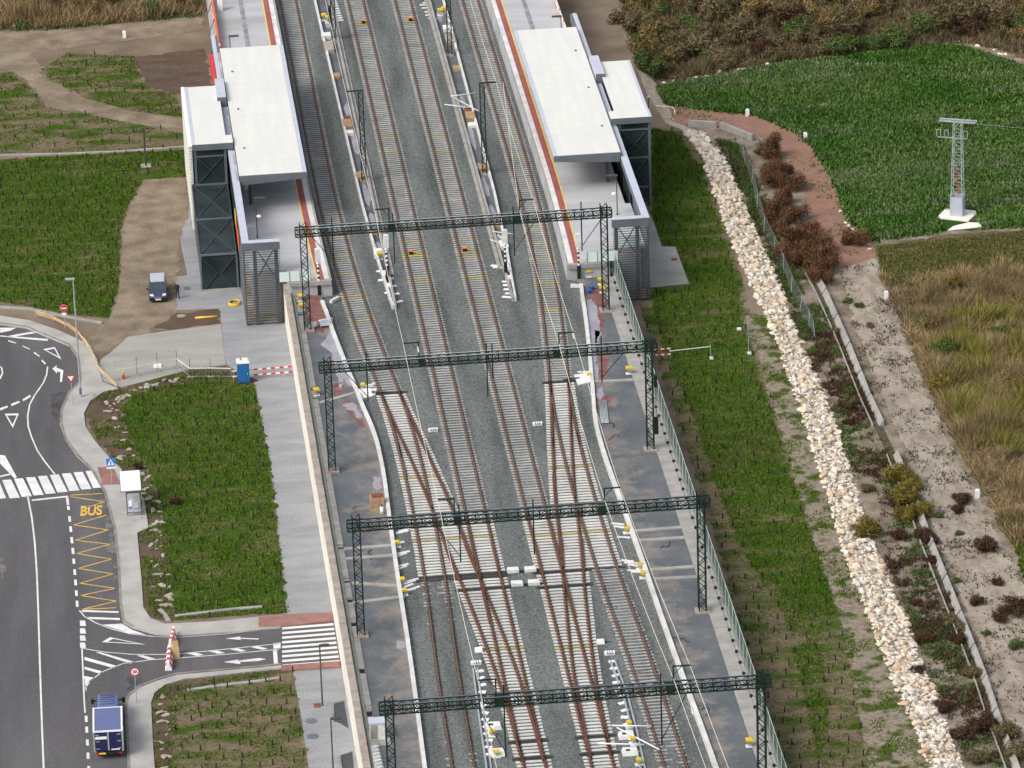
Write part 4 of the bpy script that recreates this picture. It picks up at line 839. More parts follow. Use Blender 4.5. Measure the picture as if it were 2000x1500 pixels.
for k, y in enumerate(PORT):
    t = thing('catenary_portal', 'dark green lattice catenary portal '+NTH[k], 'portal', (0, y, 0))
    for x in (XL, XR):
        lattice(MB(), x, 0, .12, 11.0, .62).build('column', 'steel_green', t)
        MB().b2(x-.62, x+.62, -.55, .55, -.3, .14).build('footing', 'coping_stone', t)
    m = MB(); h = .36; xa, xb = XL-.75, XR+.75
    for j in (-1,1):
        for z in (ZB0, ZB1): m.bar((xa,j*h,z),(xb,j*h,z),.10)
    n = 34; s = (xb-xa)/n
    for i in range(n+1):
        x = xa+s*i
        for j in (-1,1): m.bar((x,j*h,ZB0),(x,j*h,ZB1),.075)
        for z in (ZB0, ZB1): m.bar((x,-h,z),(x,h,z),.06)
        if i < n:
            for j in (-1,1): m.bar((x,j*h,ZB0),(x+s,j*h,ZB1),.045); m.bar((x,j*h,ZB1),(x+s,j*h,ZB0),.045)
            m.bar((x,-h if i % 2 else h,ZB0),(x+s,h if i % 2 else -h,ZB0),.045)
    m.build('beam', 'steel_green', t)
    MB().b2(xa+1.4, xb-1.4, -h-.05, -h+.07, ZB1+.05, ZB1+.075).b2(xa+1.4, xb-1.4, h-.07, h+.05, ZB1+.05, ZB1+.075).build('beam_flange', 'galvanised' if k < 2 else 'steel_grey', t)
    for (px, py, sd_) in up_[k]:
        x = PY(px, py, y).x; MB().bar((x,0,ZB0),(x,0,12.0),.11).bar((x,0,11.95),(x+sd_*1.35,0,11.95),.10).bar((x,0,11.2),(x+sd_*.7,0,11.95),.05).build('bracket', 'steel_green', t)
        MB().b2(x+.25*-sd_-.3, x+.25*-sd_+.3, -.42, .42, ZB0-.05, ZB1+.06).build('clamp_box', 'steel_green', t)
    for (px, py, sd_) in dn_[k]:
        q = PY(px, py, y); MB().bar((q.x,0,q.z),(q.x,0,ZB1+.9),.11).build('drop_post', 'steel_green', t)
        if sd_: MB().bar((q.x,0,q.z+.5),(q.x+sd_*2.1,0,ZB0),.06).build('brace', 'steel_green', t)
for (x, y, lb) in [(-2.55,68.3,'dark lattice mast with a top arm in the left channel'), (10.0,68.3,'dark lattice mast with a top arm in the right channel'), (-2.5,114,'dark lattice mast with black counterweights in the far left channel'), (9.85,106.5,'plain dark lattice mast at the back of the right channel')]:
    t = thing('lattice_mast', lb, 'mast', (x, y, -.2)); lattice(MB(), 0, 0, .1, 10.0, .46, .075, .05).build('column', 'steel_green', t)
    sg = 1 if x > 0 else -1; MB().bar((-.25*sg,0,10.0),(1.5*sg,0,10.0),.12).bar((0,0,9.2),(.8*sg,0,10.0),.06).build('arm', 'steel_green', t); MB().b2(-.4,.4,-.4,.4,-.1,.14).build('footing', 'coping_stone', t)
    if 'counter' in lb: MB().b2(-.5,-.28,-.5,.3,2.2,4.0).build('counterweight', 'black', t)
# weights stacked on the right column of the second portal
t = thing('tension_weights', 'black tensioning weights and pulleys strapped to a portal column beside the right fence', 'weights', (XR+.55, -6.3, 0))
MB().b2(-.17,.17,-.17,.17,1.6,3.2).build('weight_stack', 'black', t); MB().b2(-.14,.14,-.14,.14,6.2,7.3).build('weight_stack', 'black', t); MB().tube((0,0,3.2),(0,0,9.6),.03).build('rope', 'steel_dark', t); MB().tube((-.05,-.1,9.0),(-.05,.1,9.0),.3,12).build('pulley', 'steel_dark', t)
wl = [(-4.05,160),(-4.05,114),(-4.05,68.3)]; wr = [(11.4,160),(11.4,106.5),(11.5,68.3)]; wp = [(12.2,68.3)]
for k, y in enumerate(PORT):
    (a, b_, s1), (c_, d_, s2) = up_[k]; wl.append((PY(a,b_,y).x-1.35, y)); wr.append((PY(c_,d_,y).x+1.35, y)); wp.append((PY(c_,d_,y).x, y))
for q in (wl, wr, wp): q.append((2*q[-1][0]-q[-2][0], -112))
for nm, rx, z, lb in (('messenger_wire', wl, 11.85, 'pale wire strung through the bracket tips above the left main line'), ('messenger_wire', wr, 11.85, 'pale wire strung through the bracket tips above the right kerb'), ('messenger_wire', wp, 10.9, 'pale wire strung along the bracket posts above the right siding')):
    pts = []
    for (xa, ya), (xb, yb) in zip(rx, rx[1:]):
        for i in range(8): u = i/8; zz = z if ya <= 30 else 9.75; ze = z if yb <= 30 else 9.75; pts.append((xa+(xb-xa)*u, ya+(yb-ya)*u, zz+(ze-zz)*u-4*.35*u*(1-u)))
    o = MB().path(pts, .026, 5).build(nm, 'wire_cream'); tag(o, lb, 'wire')
for x, y, z in [(816,678,11.5),(1119,652,11.5),(940,1372,11.5),(1351,1383,11.2)]:
    c = P(x, y, z); o = MB().tube((0,0,.0),(0,-.9,-.12),.10,8,.06).build('insulator', 'wire_cream', None, True); o.location = c; tag(o, 'cream insulator hung on the wire near a portal bracket', 'insulator', 'insulators near the portal brackets')
# ---- signals seen from behind
def signal(x, y, zt, lb):
    c = P(x, y, -.1); t = thing('signal_post', lb, 'signal', c); h = zt
    MB().tube((0,0,0),(0,0,h*.30),.17,10).build('base_tube', 'black', t); 
    for i in range(8): MB().tube((0,0,h*(.30+.05*i)),(0,0,h*(.35+.05*i)),.10,8).build('band', 'white' if i % 2 == 0 else 'black', t)
    MB().loft([[(-.27*k,-.17*k+.02,h*z) , (.27*k,-.17*k+.02,h*z), (.27*k,.17*k,h*z), (-.27*k,.17*k,h*z)] for z, k in ((.70,.8),(.715,1),(.985,1),(1.0,.8))]).build('signal_head', 'white_dirty', t)
    MB().tube((0,0,h*.67),(0,0,h*.71),.2,8).build('collar', 'white', t)
signal(624,576,4.9,'white backed signal on a banded post below the end of the left platform'); signal(757,545,4.7,'white backed signal on a banded post at the tip of the left channel')
signal(988,537,4.8,'white backed signal on a banded post at the tip of the right channel'); signal(1131,545,4.8,'white backed signal on a banded post below the end of the right platform')
# ---- yellow junction boxes
def jbox(x, y, lb, grp, z=-.06, h=.62, s=1.0):
    c = P(x, y, z); t = thing('junction_box', lb, 'junction box', c, 0, grp)
    MB().loft([[(-.24*s*k,-.2*s*k,h+zz),(.24*s*k,-.2*s*k,h+zz),(.24*s*k,.2*s*k,h+zz),(-.24*s*k,.2*s*k,h+zz)] for zz, k in ((-.14,.9),(-.1,1),(.06,1),(.12,.8))]).build('box', 'yellow_box', t)
    MB().b2(-.10,.10,-.08,.08,0,h-.12).build('stand', 'galvanised', t); MB().b2(-.32,.32,-.26,.26,-.05,.06).build('plinth', 'white_dirty', t)
for x, y in [(587,588),(590,606),(603,568),(618,772)]: jbox(x, y, 'yellow junction box on a stand along the left walkway', 'yellow boxes on the left walkway', s=1.25)
for x, y in [(1150,540),(1174,556),(1177,572),(1229,730),(1464,1458)]: jbox(x, y, 'yellow junction box on a stand along the right walkway', 'yellow boxes on the right walkway', s=1.25)
for x, y in [(776,1068),(786,1140),(790,1162),(709,760)]: jbox(x, y, 'yellow junction box standing on ballast beside the left kerb wall', 'yellow boxes by the left kerb', -.25, .5, .9)
for x, y in [(1224,1041),(1250,1112),(1256,1129),(1150,741)]: jbox(x, y, 'yellow junction box standing on ballast beside the right kerb wall', 'yellow boxes by the right kerb', -.25, .5, .9)
for x, y in [(961,1438),(970,1478)]: jbox(x, y, 'yellow junction box between the left turnout and left siding', 'yellow boxes by the left duct', -.25, .5, .9)
for x, y in [(1229,1421),(1236,1452),(1248,1494)]: jbox(x, y, 'yellow junction box between the right turnout and right siding', 'yellow boxes by the right duct', -.25, .5, .9)
for x, y in [(742,506),(633,40),(641,44)]: jbox(x, y, 'yellow junction box inside the left open channel', 'yellow boxes in the left channel', -.2, .7, 1.25)
for x, y in [(986,480),(860,30),(867,27)]: jbox(x, y, 'yellow junction box inside the right open channel', 'yellow boxes in the right channel', -.2, .7, 1.25)
for x, y, lb, gp in ((78,0,0,0),): pass
for pts, W in (([(1025,912),(1088,915)],'x'),): pass
for x, y, W in [(935,1272,'left turnout'),(1173,1256,'right turnout')]:
    c = P(x, y, -.25); t = thing('axle_counter_box', 'white box at the edge of the striped bearer of the '+W, 'box', c); MB().loft([[(-.33,-.26,0),(.33,-.26,0),(.33,.26,0),(-.33,.26,0)],[(-.28,-.2,.3),(.28,-.2,.3),(.28,.2,.3),(-.28,.2,.3)]]).build('case', 'white', t); MB().tube((.25,0,.1),(.9,.1,.02),.03).build('cable', 'black', t)
# ---- fences on both sides of the deck
def fence(name, label, x, y0, y1, step, h, z, m_post, m_mesh, dots):
    t = thing(name, label, 'fence'); n = int((y1-y0)/step)
    pm = MB().b2(-.035,.035,-.035,.035,0,h).mesh('post', m_post); dm = MB().loft([[(.13*math.cos(a*1.047),.15*math.sin(a*1.047),zz) for a in range(6)] for zz in (0,.22)]).mesh('post_base', 'black')
    pn = MB()
    for i in range(int(step/.28)): pn.bar((0,i*.28,.08),(0,i*.28,h-.05),.016)
    for zz in np.linspace(.1,h-.03,7): pn.bar((0,0,zz),(0,step,zz),.016)
    pn = pn.mesh('mesh_panel', m_mesh); rl = MB().bar((0,0,h),(0,step,h),.05).mesh('top_rail', m_post)
    for i in range(n+1):
        y = y1-i*step
        if y < -78: break
        inst('post', pm, t, (x, y, z)); inst('post_base', dm, t, (x-dots, y, z)); inst('mesh_panel', pn, t, (x, y-step, z)); inst('top_rail', rl, t, (x, y-step, z))
    return t
mat('fence_green', (.13,.17,.145), .6, v=.2, s=2); mat('fence_pale', (.34,.42,.38), .5, v=.1, s=2)
fence('lattice_fence', 'low green mesh fence along the coping of the left retaining wall', -11.95, -80, 40.0, 2.1, 1.1, 0, 'fence_green', 'fence_green', .42)
fence('lattice_fence', 'tall pale green mesh fence above the right lawn', 19.85, -80, 39.0, 2.1, 2.4, .0, 'fence_pale', 'fence_green', .28)
# ================================================================== STREET SIDE
ZS = ZP+.13
def hgt(bx, by, tx, ty, z=ZP): c = P(bx, by, z); return c, PY(tx, ty, c.y).z - z
c, h = hgt(158,775,144,545,ZS); t = thing('street_lamp', 'tall galvanised street lamp at the corner of the roundabout sidewalk', 'lamp post', c)
MB().tube((0,0,0),(0,0,h),.10,10,.06).build('pole', 'galvanised', t); MB().bar((.15,0,h),(-.75,0,h+.05),.30,.12).build('lamp_head', 'galvanised', t); MB().b2(-.12,.12,-.12,.12,.3,.9).build('hatch', 'steel_grey', t)
c, h = hgt(285,325,282,250); t = thing('lamp_post', 'short black post without lamp on a square slab in the upper lawn', 'post', c); MB().tube((0,0,.1),(0,0,h),.09,8).build('pole', 'steel_dark', t); MB().b2(-.55,.55,-.6,.6,-.02,.12).build('slab', 'concrete', t)
for (bx,by,tx,ty,lb) in [(630,1380,627,1262,'slim dark lamp post on the paver strip beside the wall crossing'), (652,1528,648,1405,'slim dark lamp post beside the dark plate in the pavers')]:
    c, h = hgt(bx,by,tx,ty); t = thing('street_lamp', lb, 'lamp post', c); MB().tube((0,0,0),(0,0,h),.075,8,.055).build('pole', 'steel_dark', t); MB().loft([[(x,-w_,h+.02),(x,w_,h+.02),(x,w_,h+.13),(x,-w_,h+.13)] for x, w_ in ((-.05,.1),(.3,.2),(.65,.2),(.8,.08))]).build('lamp_head', 'steel_dark', t); MB().b2(-.25,.25,-.25,.25,0,.05).build('base_plate', 'concrete', t)
c = P(1267,235,ZP); t = thing('lamp_post', 'dark slender post with round top behind the right lift tower', 'post', c); MB().tube((0,0,0),(0,0,2.6),.07,8).build('pole', 'steel_dark', t); MB().ell((0,0,2.68),(.12,.12,.12)).build('knob', 'lift_white', t)
def signpost(bx, by, tx, ty, lb, build):
    c, h = hgt(bx, by, tx, ty, ZS); t = thing('traffic_sign', lb, 'sign', c); MB().tube((0,.03,0),(0,.03,h),.035,8).build('post', 'galvanised', t); build(t, h); return t
def disc(t, z, r, m_, y=0, n=20, name='plate'): return MB().tube((0,y-.012,z),(0,y,z),r,n).build(name, m_, t)
def s_noentry(t, h): disc(t, h, .38, 'white', -.0); disc(t, h, .36, 'red', -.013, name='disc'); MB().box((0,-.035,h),(.5,.014,.13)).build('bar', 'white', t); MB().box((0,-.01,h-.62),(.44,.02,.28)).build('plate', 'white', t)
def s_yield(t, h):
    tri = lambda k, y0: [(x*k, y, z*k+h) for y in (y0-.012, y0) for x, z in ((-.46,.27),(0,-.53),(.46,.27))]
    for k, m_, y0, nm in ((1,'red',0,'plate'),(.66,'white',-.014,'face')):
        v = tri(k, y0); m = MB(); m.add(v, [(0,1,2),(3,5,4),(0,3,4,1),(1,4,5,2),(2,5,3,0)]); m.build(nm, m_, t)
def s_ped(t, h):
    MB().box((0,0,h),(.80,.02,.80)).build('plate', 'sign_blue', t); MB().box((0,-.0,h-.55),(.80,.02,.16)).build('lower_plate', 'white', t)
    m = MB(); m.add([(-.33,-.012,h-.28),(.33,-.012,h-.28),(0,-.012,h+.33),(-.33,-.022,h-.28),(.33,-.022,h-.28),(0,-.022,h+.33)], [(3,4,5),(0,2,1),(0,1,4,3),(1,2,5,4),(2,0,3,5)]); m.build('triangle', 'white', t)
    f = MB(); f.ell((0,-.03,h+.10),(.045,.012,.045),8,5); f.bar((0,-.03,h+.06),(.0,-.03,h-.08),.07,.012); f.bar((0,-.03,h-.08),(-.08,-.03,h-.24),.045,.012); f.bar((0,-.03,h-.08),(.09,-.03,h-.24),.045,.012); f.bar((0,-.03,h+.03),(.10,-.03,h-.07),.035,.012); f.bar((0,-.03,h+.03),(-.10,-.03,h-.06),.035,.012); f.build('pictogram', 'black', t)
def s_30(t, h):
    disc(t, h, .40, 'red', 0); disc(t, h, .30, 'white', -.014, name='face'); me = textmesh('30', 'numerals', 'black', .36, .004, .008); o = inst('numerals', me, t, (0,-.034,h)); o.rotation_euler = (math.pi/2,0,0)
signpost(127,641,124,602,'round red no entry sign at the edge of the roundabout path', s_noentry); signpost(142,792,138,738,'red rimmed give way triangle beside the tall street lamp', s_yield)
signpost(219,947,217,903,'blue square pedestrian crossing sign by the bus shelter', s_ped); signpost(267,1373,264,1312,'round red rimmed speed limit sign showing 30 above the truck', s_30)
# bus shelter
c = P(279,1006,ZS); t = thing('bus_shelter', 'bus shelter with white panelled roof and glass side on the sidewalk', 'shelter', c)
for i in range(4): MB().b2(-1.82,-.02,-.35+i*1.1,.72+i*1.1,2.62,2.70).build('roof_panel', 'white', t)
MB().b2(-1.86,.02,-.38,4.08,2.54,2.62).build('roof_frame', 'steel_grey', t)
for x, y in ((-.12,0),(-.12,3.8)): MB().tube((x,y,0),(x,y,2.55),.07,8).build('post', 'steel_grey', t)
MB().b2(-1.35,-.18,-.02,.02,.35,2.25).build('side_pane', 'glass_clear', t); MB().b2(-1.40,-.15,-.05,.05,2.25,2.34).b2(-1.40,-.15,-.05,.05,.26,.36).b2(-1.42,-.33-1.0,-.05,.05,.1,2.3).build('pane_frame', 'steel_grey', t)
for i in range(3): MB().b2(-.16,-.13,.15+i*1.2,1.27+i*1.2,.35,2.25).build('back_pane', 'glass_clear', t)
MB().b2(-1.22,-.92,-.06,-.03,.95,1.55).build('poster', 'white', t); MB().b2(-1.2,-.95,-.075,-.06,.72,.93).build('poster', 'sign_blue', t); MB().b2(-.8,-.35,-.06,-.03,.75,1.35).build('poster', 'steel_blue', t); MB().b2(-.75,-.3,.4,3.4,.42,.48).build('bench', 'steel_grey', t)
MB().tube((-.85,-1.2,0),(-.85,-1.2,1.2),.03).build('stop_post', 'galvanised', t)
# ---- box truck driving away from the camera
c = P(214,1484,ZP+.012); t = thing('box_truck', 'dark navy box truck with pale roof edges waiting by the lower junction', 'truck', c, -.025)
bw = 1.22
MB().b2(-bw+.12,bw-.12,.10,4.3,.80,2.56).build('cargo_body', 'navy', t); MB().b2(-bw+.1,bw-.1,.12,4.3,2.57,2.62).build('cargo_roof', 'navy_roof', t)
for x in (-bw, bw-.14): MB().b2(x,x+.14,.02,4.38,2.52,2.67).build('roof_rail', 'white', t); MB().b2(x,x+.14,.02,4.38,.74,.86).build('floor_rail', 'galvanised', t)
MB().b2(-bw+.14,bw-.14,.02,.10,2.52,2.65).build('rear_rail', 'white', t); MB().b2(-bw+.14,bw-.14,4.28,4.38,2.52,2.65).build('front_rail', 'white', t)
for x in (-bw, bw-.12): MB().b2(x,x+.12,.0,.12,.86,2.52).build('corner_post', 'galvanised', t)
for s1 in (-1, 1):
    a, b_ = sorted((s1*.07, s1*(bw-.16))); d = MB().b2(a, b_, .04, .10, .87, 2.46).build('rear_door', 'navy', t)
    for z in (1.02, 1.68, 2.28): MB().box((s1*(bw-.34),.02,z),(.30,.05,.05)).build('hinge', 'galvanised', d)
    MB().box((s1*.95,-.02,.62),(.26,.08,.13)).build('tail_light', 'tail_red', t)
    for y in (1.0, 8.3): MB().tube((s1*.93,y,.38),(s1*.66,y,.38),.38,16).build('wheel', 'plastic_black', t)
    MB().bar((s1*.85,8.0,1.45),(s1*1.24,7.95,1.55),.1).build('mirror_arm', 'plastic_black', t); MB().box((s1*1.28,7.95,1.5),(.26,.16,.42)).build('mirror', 'plastic_black', t)
MB().box((0,.03,1.66),(.12,.05,1.62)).build('door_seal', 'galvanised', t); MB().box((-.58,.005,2.02),(.95,.03,.24)).build('sticker', 'white', t); MB().box((.55,.005,.93),(.7,.03,.09)).build('sticker', 'white', t)
MB().box((0,.05,.62),(1.95,.16,.16)).build('bumper', 'plastic_black', t); MB().box((-.55,-.04,.62),(.55,.03,.13)).build('number_plate', 'paint_yellow', t)
MB().b2(-.5,.5,.2,7.5,.45,.74).build('chassis', 'plastic_black', t)
cab = MB().loft([[(-w_,y,z0),(w_,y,z0),(w_*1.0,y,z1*.55+z0*.45),(w_*.93,y,z1-.05),(w_*.80,y,z1),(-w_*.80,y,z1),(-w_*.93,y,z1-.05),(-w_,y,z1*.55+z0*.45)] for y, w_, z0, z1 in ((4.5,.84,.5,2.10),(4.7,.90,.42,2.18),(6.6,.92,.42,2.20),(7.9,.90,.42,2.12),(8.2,.88,.42,1.98),(8.9,.88,.42,1.28),(9.6,.86,.42,1.12),(9.75,.80,.5,.95))]).build('cab', 'navy_roof', t, True)
for i in range(5): MB().box((0,5.9+i*.42,2.205),(1.2,.06,.03)).build('roof_rib', 'navy', cab)
MB().b2(-.8,.8,4.44,4.5,1.5,2.0).build('rear_window', 'car_glass', cab)
for s1 in (-1,1): MB().b2(s1*.90-.02,s1*.90+.02,5.0,7.6,1.4,1.9).build('side_window', 'car_glass', cab)
# ---- van on the dirt track, facing the camera
c = P(309.5,592,ZP+.03); t = thing('parked_van', 'dark blue people carrier parked on the dirt track by the plaza', 'van', c, -.03)
st_ = [(0,.74,.30,.62),(.06,.84,.24,.72),(.35,.88,.22,.88),(1.0,.90,.22,1.02),(1.25,.90,.22,1.06),(3.9,.90,.24,1.06),(4.35,.88,.28,1.04),(4.5,.82,.34,.98)]
MB().loft([[(-w_*.96,y,z0),(w_*.96,y,z0),(w_,y,z0+.25),(w_,y,z1-.12),(w_*.93,y,z1),(-w_*.93,y,z1),(-w_,y,z1-.12),(-w_,y,z0+.25)] for y, w_, z0, z1 in st_]).build('body', 'car_blue', t, False)
gl = MB().loft([[(-w_,y,1.0),(w_,y,1.0),(w_*k,y+dy,z),(-w_*k,y+dy,z)] for y, dy, w_, k, z in ((.92,.0,.80,1,1.02),(1.75,0,.86,.86,1.62),(3.9,0,.86,.86,1.64),(4.45,0,.83,.92,1.05))]).build('glasshouse', 'car_glass', t)
MB().loft([[(-.70,1.72,1.60),(.70,1.72,1.60),(.66,1.72,1.66),(-.66,1.72,1.66)],[(-.73,2.6,1.62),(.73,2.6,1.62),(.69,2.6,1.72),(-.69,2.6,1.72)],[(-.73,3.95,1.60),(.73,3.95,1.60),(.69,3.95,1.70),(-.69,3.95,1.70)]]).build('roof', 'steel_blue', t)
for s1 in (-1, 1):
    MB().bar((s1*.80,1.0,1.04),(s1*.74,1.73,1.62),.09).build('pillar', 'car_blue', t)
    MB().loft([[(s1*.42,.03,.66),(s1*.80,.10,.68),(s1*.80,.18,.84),(s1*.46,.12,.84)],[(s1*.44,.20,.66),(s1*.82,.26,.68),(s1*.82,.42,.87),(s1*.48,.32,.87)]]).build('headlight', 'headlight', t)
    MB().box((s1*1.02,1.25,1.06),(.22,.14,.17)).build('mirror', 'plastic_black', t); MB().bar((s1*.85,1.27,1.02),(s1*1.0,1.25,1.04),.05).build('mirror_arm', 'plastic_black', t)
    for y in (.85, 3.55):
        wh = MB().tube((s1*.92,y,.32),(s1*.70,y,.32),.32,16).build('wheel', 'plastic_black', t); MB().tube((s1*.93,y,.32),(s1*.915,y,.32),.19,12).build('rim', 'chrome', wh)
MB().box((0,-.01,.58),(.75,.08,.12)).build('grille', 'chrome', t); MB().box((0,-.03,.40),(.55,.05,.13)).build('number_plate', 'headlight', t); MB().loft([[(-.80,.0,.24),(.80,.0,.24),(.84,.0,.48),(-.84,.0,.48)],[(-.86,.16,.22),(.86,.16,.22),(.88,.16,.5),(-.88,.16,.5)]]).build('bumper', 'plastic_black', t)
# ---- standing person, hands in jacket pockets, face towards the van
def person(loc, rz):
    V = [(0,0,.95),(0,-.01,1.12),(0,-.01,1.30),(0,0,1.46),(0,.01,1.55),(0,.02,1.63),(0,.02,1.73),
         (.17,0,1.43),(.27,.06,1.18),(.17,.11,1.0),(-.17,0,1.43),(-.27,.06,1.18),(-.17,.11,1.0),
         (.10,0,.88),(.125,.02,.50),(.14,-.02,.10),(.155,.12,.045),(-.10,0,.88),(-.14,.02,.50),(-.17,-.02,.10),(-.19,.12,.045)]
    E = [(0,1),(1,2),(2,3),(3,4),(4,5),(5,6),(3,7),(7,8),(8,9),(3,10),(10,11),(11,12),(0,13),(13,14),(14,15),(15,16),(0,17),(17,18),(18,19),(19,20)]
    Rr = [(.17,.12),(.16,.12),(.18,.125),(.12,.10),(.055,.058),(.078,.09),(.06,.07),(.08,.08),(.058,.058),(.048,.05),(.08,.08),(.058,.058),(.048,.05),(.10,.10),(.07,.075),(.05,.05),(.045,.045),(.10,.10),(.07,.075),(.05,.05),(.045,.045)]
    me = bpy.data.meshes.new('body'); me.from_pydata(V, E, []); o = bpy.data.objects.new('body', me); COL.objects.link(o)
    md = o.modifiers.new('skin', 'SKIN'); md.use_smooth_shade = True
    for i, r in enumerate(Rr): me.skin_vertices[0].data[i].radius = r
    me.skin_vertices[0].data[0].use_root = True
    sb = o.modifiers.new('sub', 'SUBSURF'); sb.levels = 1; sb.render_levels = 2
    m = bpy.data.materials.new('clothed_body'); m.use_nodes = True; N = m.node_tree.nodes; L = m.node_tree.links; b = N['Principled BSDF']; b.inputs['Roughness'].default_value = .85
    tc = N.new('ShaderNodeTexCoord'); sp = N.new('ShaderNodeSeparateXYZ'); L.new(tc.outputs['Object'], sp.inputs[0])
    cr = N.new('ShaderNodeValToRGB'); cr.color_ramp.interpolation = 'CONSTANT'; dv = N.new('ShaderNodeMath'); dv.operation = 'DIVIDE'; dv.inputs[1].default_value = 2.0; L.new(sp.outputs['Z'], dv.inputs[0]); L.new(dv.outputs[0], cr.inputs[0])
    el = cr.color_ramp.elements; el[0].position = 0; el[0].color = (.012,.011,.012,1); el[1].position = .05; el[1].color = (.022,.028,.055,1)
    for p_, cc in ((.44,(.009,.009,.018,1)), (.765,(.46,.28,.21,1))): q = el.new(p_); q.color = cc
    L.new(cr.outputs[0], b.inputs['Base Color']); me.materials.append(m)
    t = thing('person', 'person in a dark jacket and jeans standing on the plaza beside the van', 'person', loc, rz); o.parent = t
    MB().ell((0,-.0,1.745),(.088,.098,.085),12,8).build('hair', 'hair_grey', t, True)
    hd = MB(); hd.ell((0,.105,1.69),(.016,.024,.026),8,5); hd.build('nose', 'skin', t, True)
    for s1 in (-1,1): MB().ell((s1*.033,.092,1.715),(.012,.008,.009),8,5).build('eye', 'black', t); MB().ell((s1*.085,.01,1.69),(.012,.025,.032),8,5).build('ear', 'skin', t)
    MB().ell((0,.098,1.645),(.026,.008,.008),8,5).build('mouth', 'tactile_red', t)
person(P(347,583,ZP+.016), math.radians(150))
# ---- portable toilet
c = P(477,749,ZP+.02); t = thing('portable_toilet', 'blue portable toilet cabin with white roof at the corner of the lawn', 'toilet', c, .02)
MB().b2(-.56,.56,.0,1.15,.08,2.05).build('cabin', 'blue', t); MB().b2(-.48,.30,-.03,0,.15,1.95).build('door', 'blue', t); MB().b2(.34,.38,-.03,.0,.9,1.1).build('handle', 'white', t)
MB().loft([[(-.62,-.05,2.05),(.62,-.05,2.05),(.62,1.2,2.05),(-.62,1.2,2.05)],[(-.60,-.03,2.15),(.60,-.03,2.15),(.60,1.18,2.15),(-.60,1.18,2.15)],[(-.45,.15,2.26),(.45,.15,2.26),(.45,1.0,2.26),(-.45,1.0,2.26)]]).build('roof', 'white_dirty', t); MB().b2(-.6,.6,.0,1.2,-.02,.08).build('skid', 'plastic_black', t); MB().tube((-.2,.6,2.2),(-.2,.6,2.42),.05).build('vent', 'black', t)
# ---- striped barrier rails between the toilet and the wall, and by the right portal
def striped(a, b_, lb, n=14, h=.16, post=True, z0=None):
    a, b_ = Vector(a), Vector(b_); t = thing('barrier_rail', lb, 'barrier', a); d = b_-a
    for i in range(n): MB().bar(d*(i/n), d*((i+1)/n), .03, h).build('stripe', 'white' if i % 2 == 0 else 'red', t)
    for k in ((0.02, .98) if post else ()): q = d*k; MB().tube((q.x,q.y,q.z-1.0),(q.x,q.y,q.z+.15),.03).build('post', 'galvanised', t)
    return t
a = P(454,744,ZP); b_ = Vector((-12.8, a.y+.2, ZP))
striped(a+Vector((0,-.1,1.05)), b_+Vector((0,-.1,1.05)), 'upper red and white barrier rail from the toilet to the retaining wall'); striped(a+Vector((0,-.12,.5)), b_+Vector((0,-.12,.5)), 'lower red and white barrier rail from the toilet to the retaining wall', post=False)
a = P(1290,710,ZP); striped(a+Vector((-1.2,0,1.5)), a+Vector((1.0,0,1.5)), 'short upper striped rail on the lawn behind the right fence', 7, .14); striped(a+Vector((-1.2,-.1,.95)), a+Vector((1.0,-.1,.95)), 'short lower striped rail on the lawn behind the right fence', 7, .14, False)
t = thing('tape_fence', 'white tape on thin poles crossing the right lawn', 'tape fence'); A = P(1308,712,ZP); B_ = P(1388,702,ZP); C_ = P(1462,692,ZP)
for q in (B_, C_): MB().tube((q.x,q.y,ZP),(q.x,q.y,ZP+1.6 if q is B_ else ZP+3.3),.035).build('pole', 'galvanised', t); MB().b2(q.x-.1,q.x+.25,q.y-.2,q.y+.2,ZP,ZP+.22).build('foot', 'white_dirty', t)
MB().bar((A.x,A.y,ZP+1.4),(B_.x,B_.y,ZP+1.35),.02,.09).build('tape', 'white', t)
a = Vector((C_.x-.9,C_.y,ZP+2.6)); MB().bar(a, a+Vector((3.0,0,-.4)), .05).build('lamp_arm', 'steel_dark', t); MB().box((a.x,a.y,a.z+.1),(.4,.3,.2)).build('lamp', 'white_dirty', t)
# ---- plastic road barriers across the side road
for k, (p0, p1) in enumerate((((340,1240),(333,1268)), ((332,1276),(329,1310)))):
    A, B_ = P(*p0, ZP+.02), P(*p1, ZP+.02); t = thing('road_barrier', 'red and white plastic barrier blocking the '+('far' if k == 0 else 'near')+' half of the side road', 'barrier', A); d = B_-A
    for i in range(7):
        u, v = d*(i/7), d*((i+.96)/7); n_ = Vector((-d.y, d.x, 0)).normalized()
        MB().loft([[tuple(u+n_*w_+Vector((0,0,z))), tuple(v+n_*w_+Vector((0,0,z))), tuple(v-n_*w_+Vector((0,0,z))), tuple(u-n_*w_+Vector((0,0,z)))] for w_, z in ((.30,0),(.28,.15),(.13,.4),(.10,.8))]).build('segment', 'white' if i % 2 == 0 else 'red', t)
c = P(343,1288,ZP+.02); t = thing('cardboard_sheet', 'brown board leaning between the two plastic road barriers', 'board', c); MB().loft([[(-.35,0,0),(.4,.1,0),(.4,.2,0),(-.35,.12,0)],[(-.25,1.1,1.15),(.3,1.2,1.2),(.3,1.25,1.2),(-.25,1.15,1.15)]]).build('sheet', 'wood_brown', t); MB().b2(-.3,.3,.5,.9,0,.3).build('prop', 'wood_brown', t)
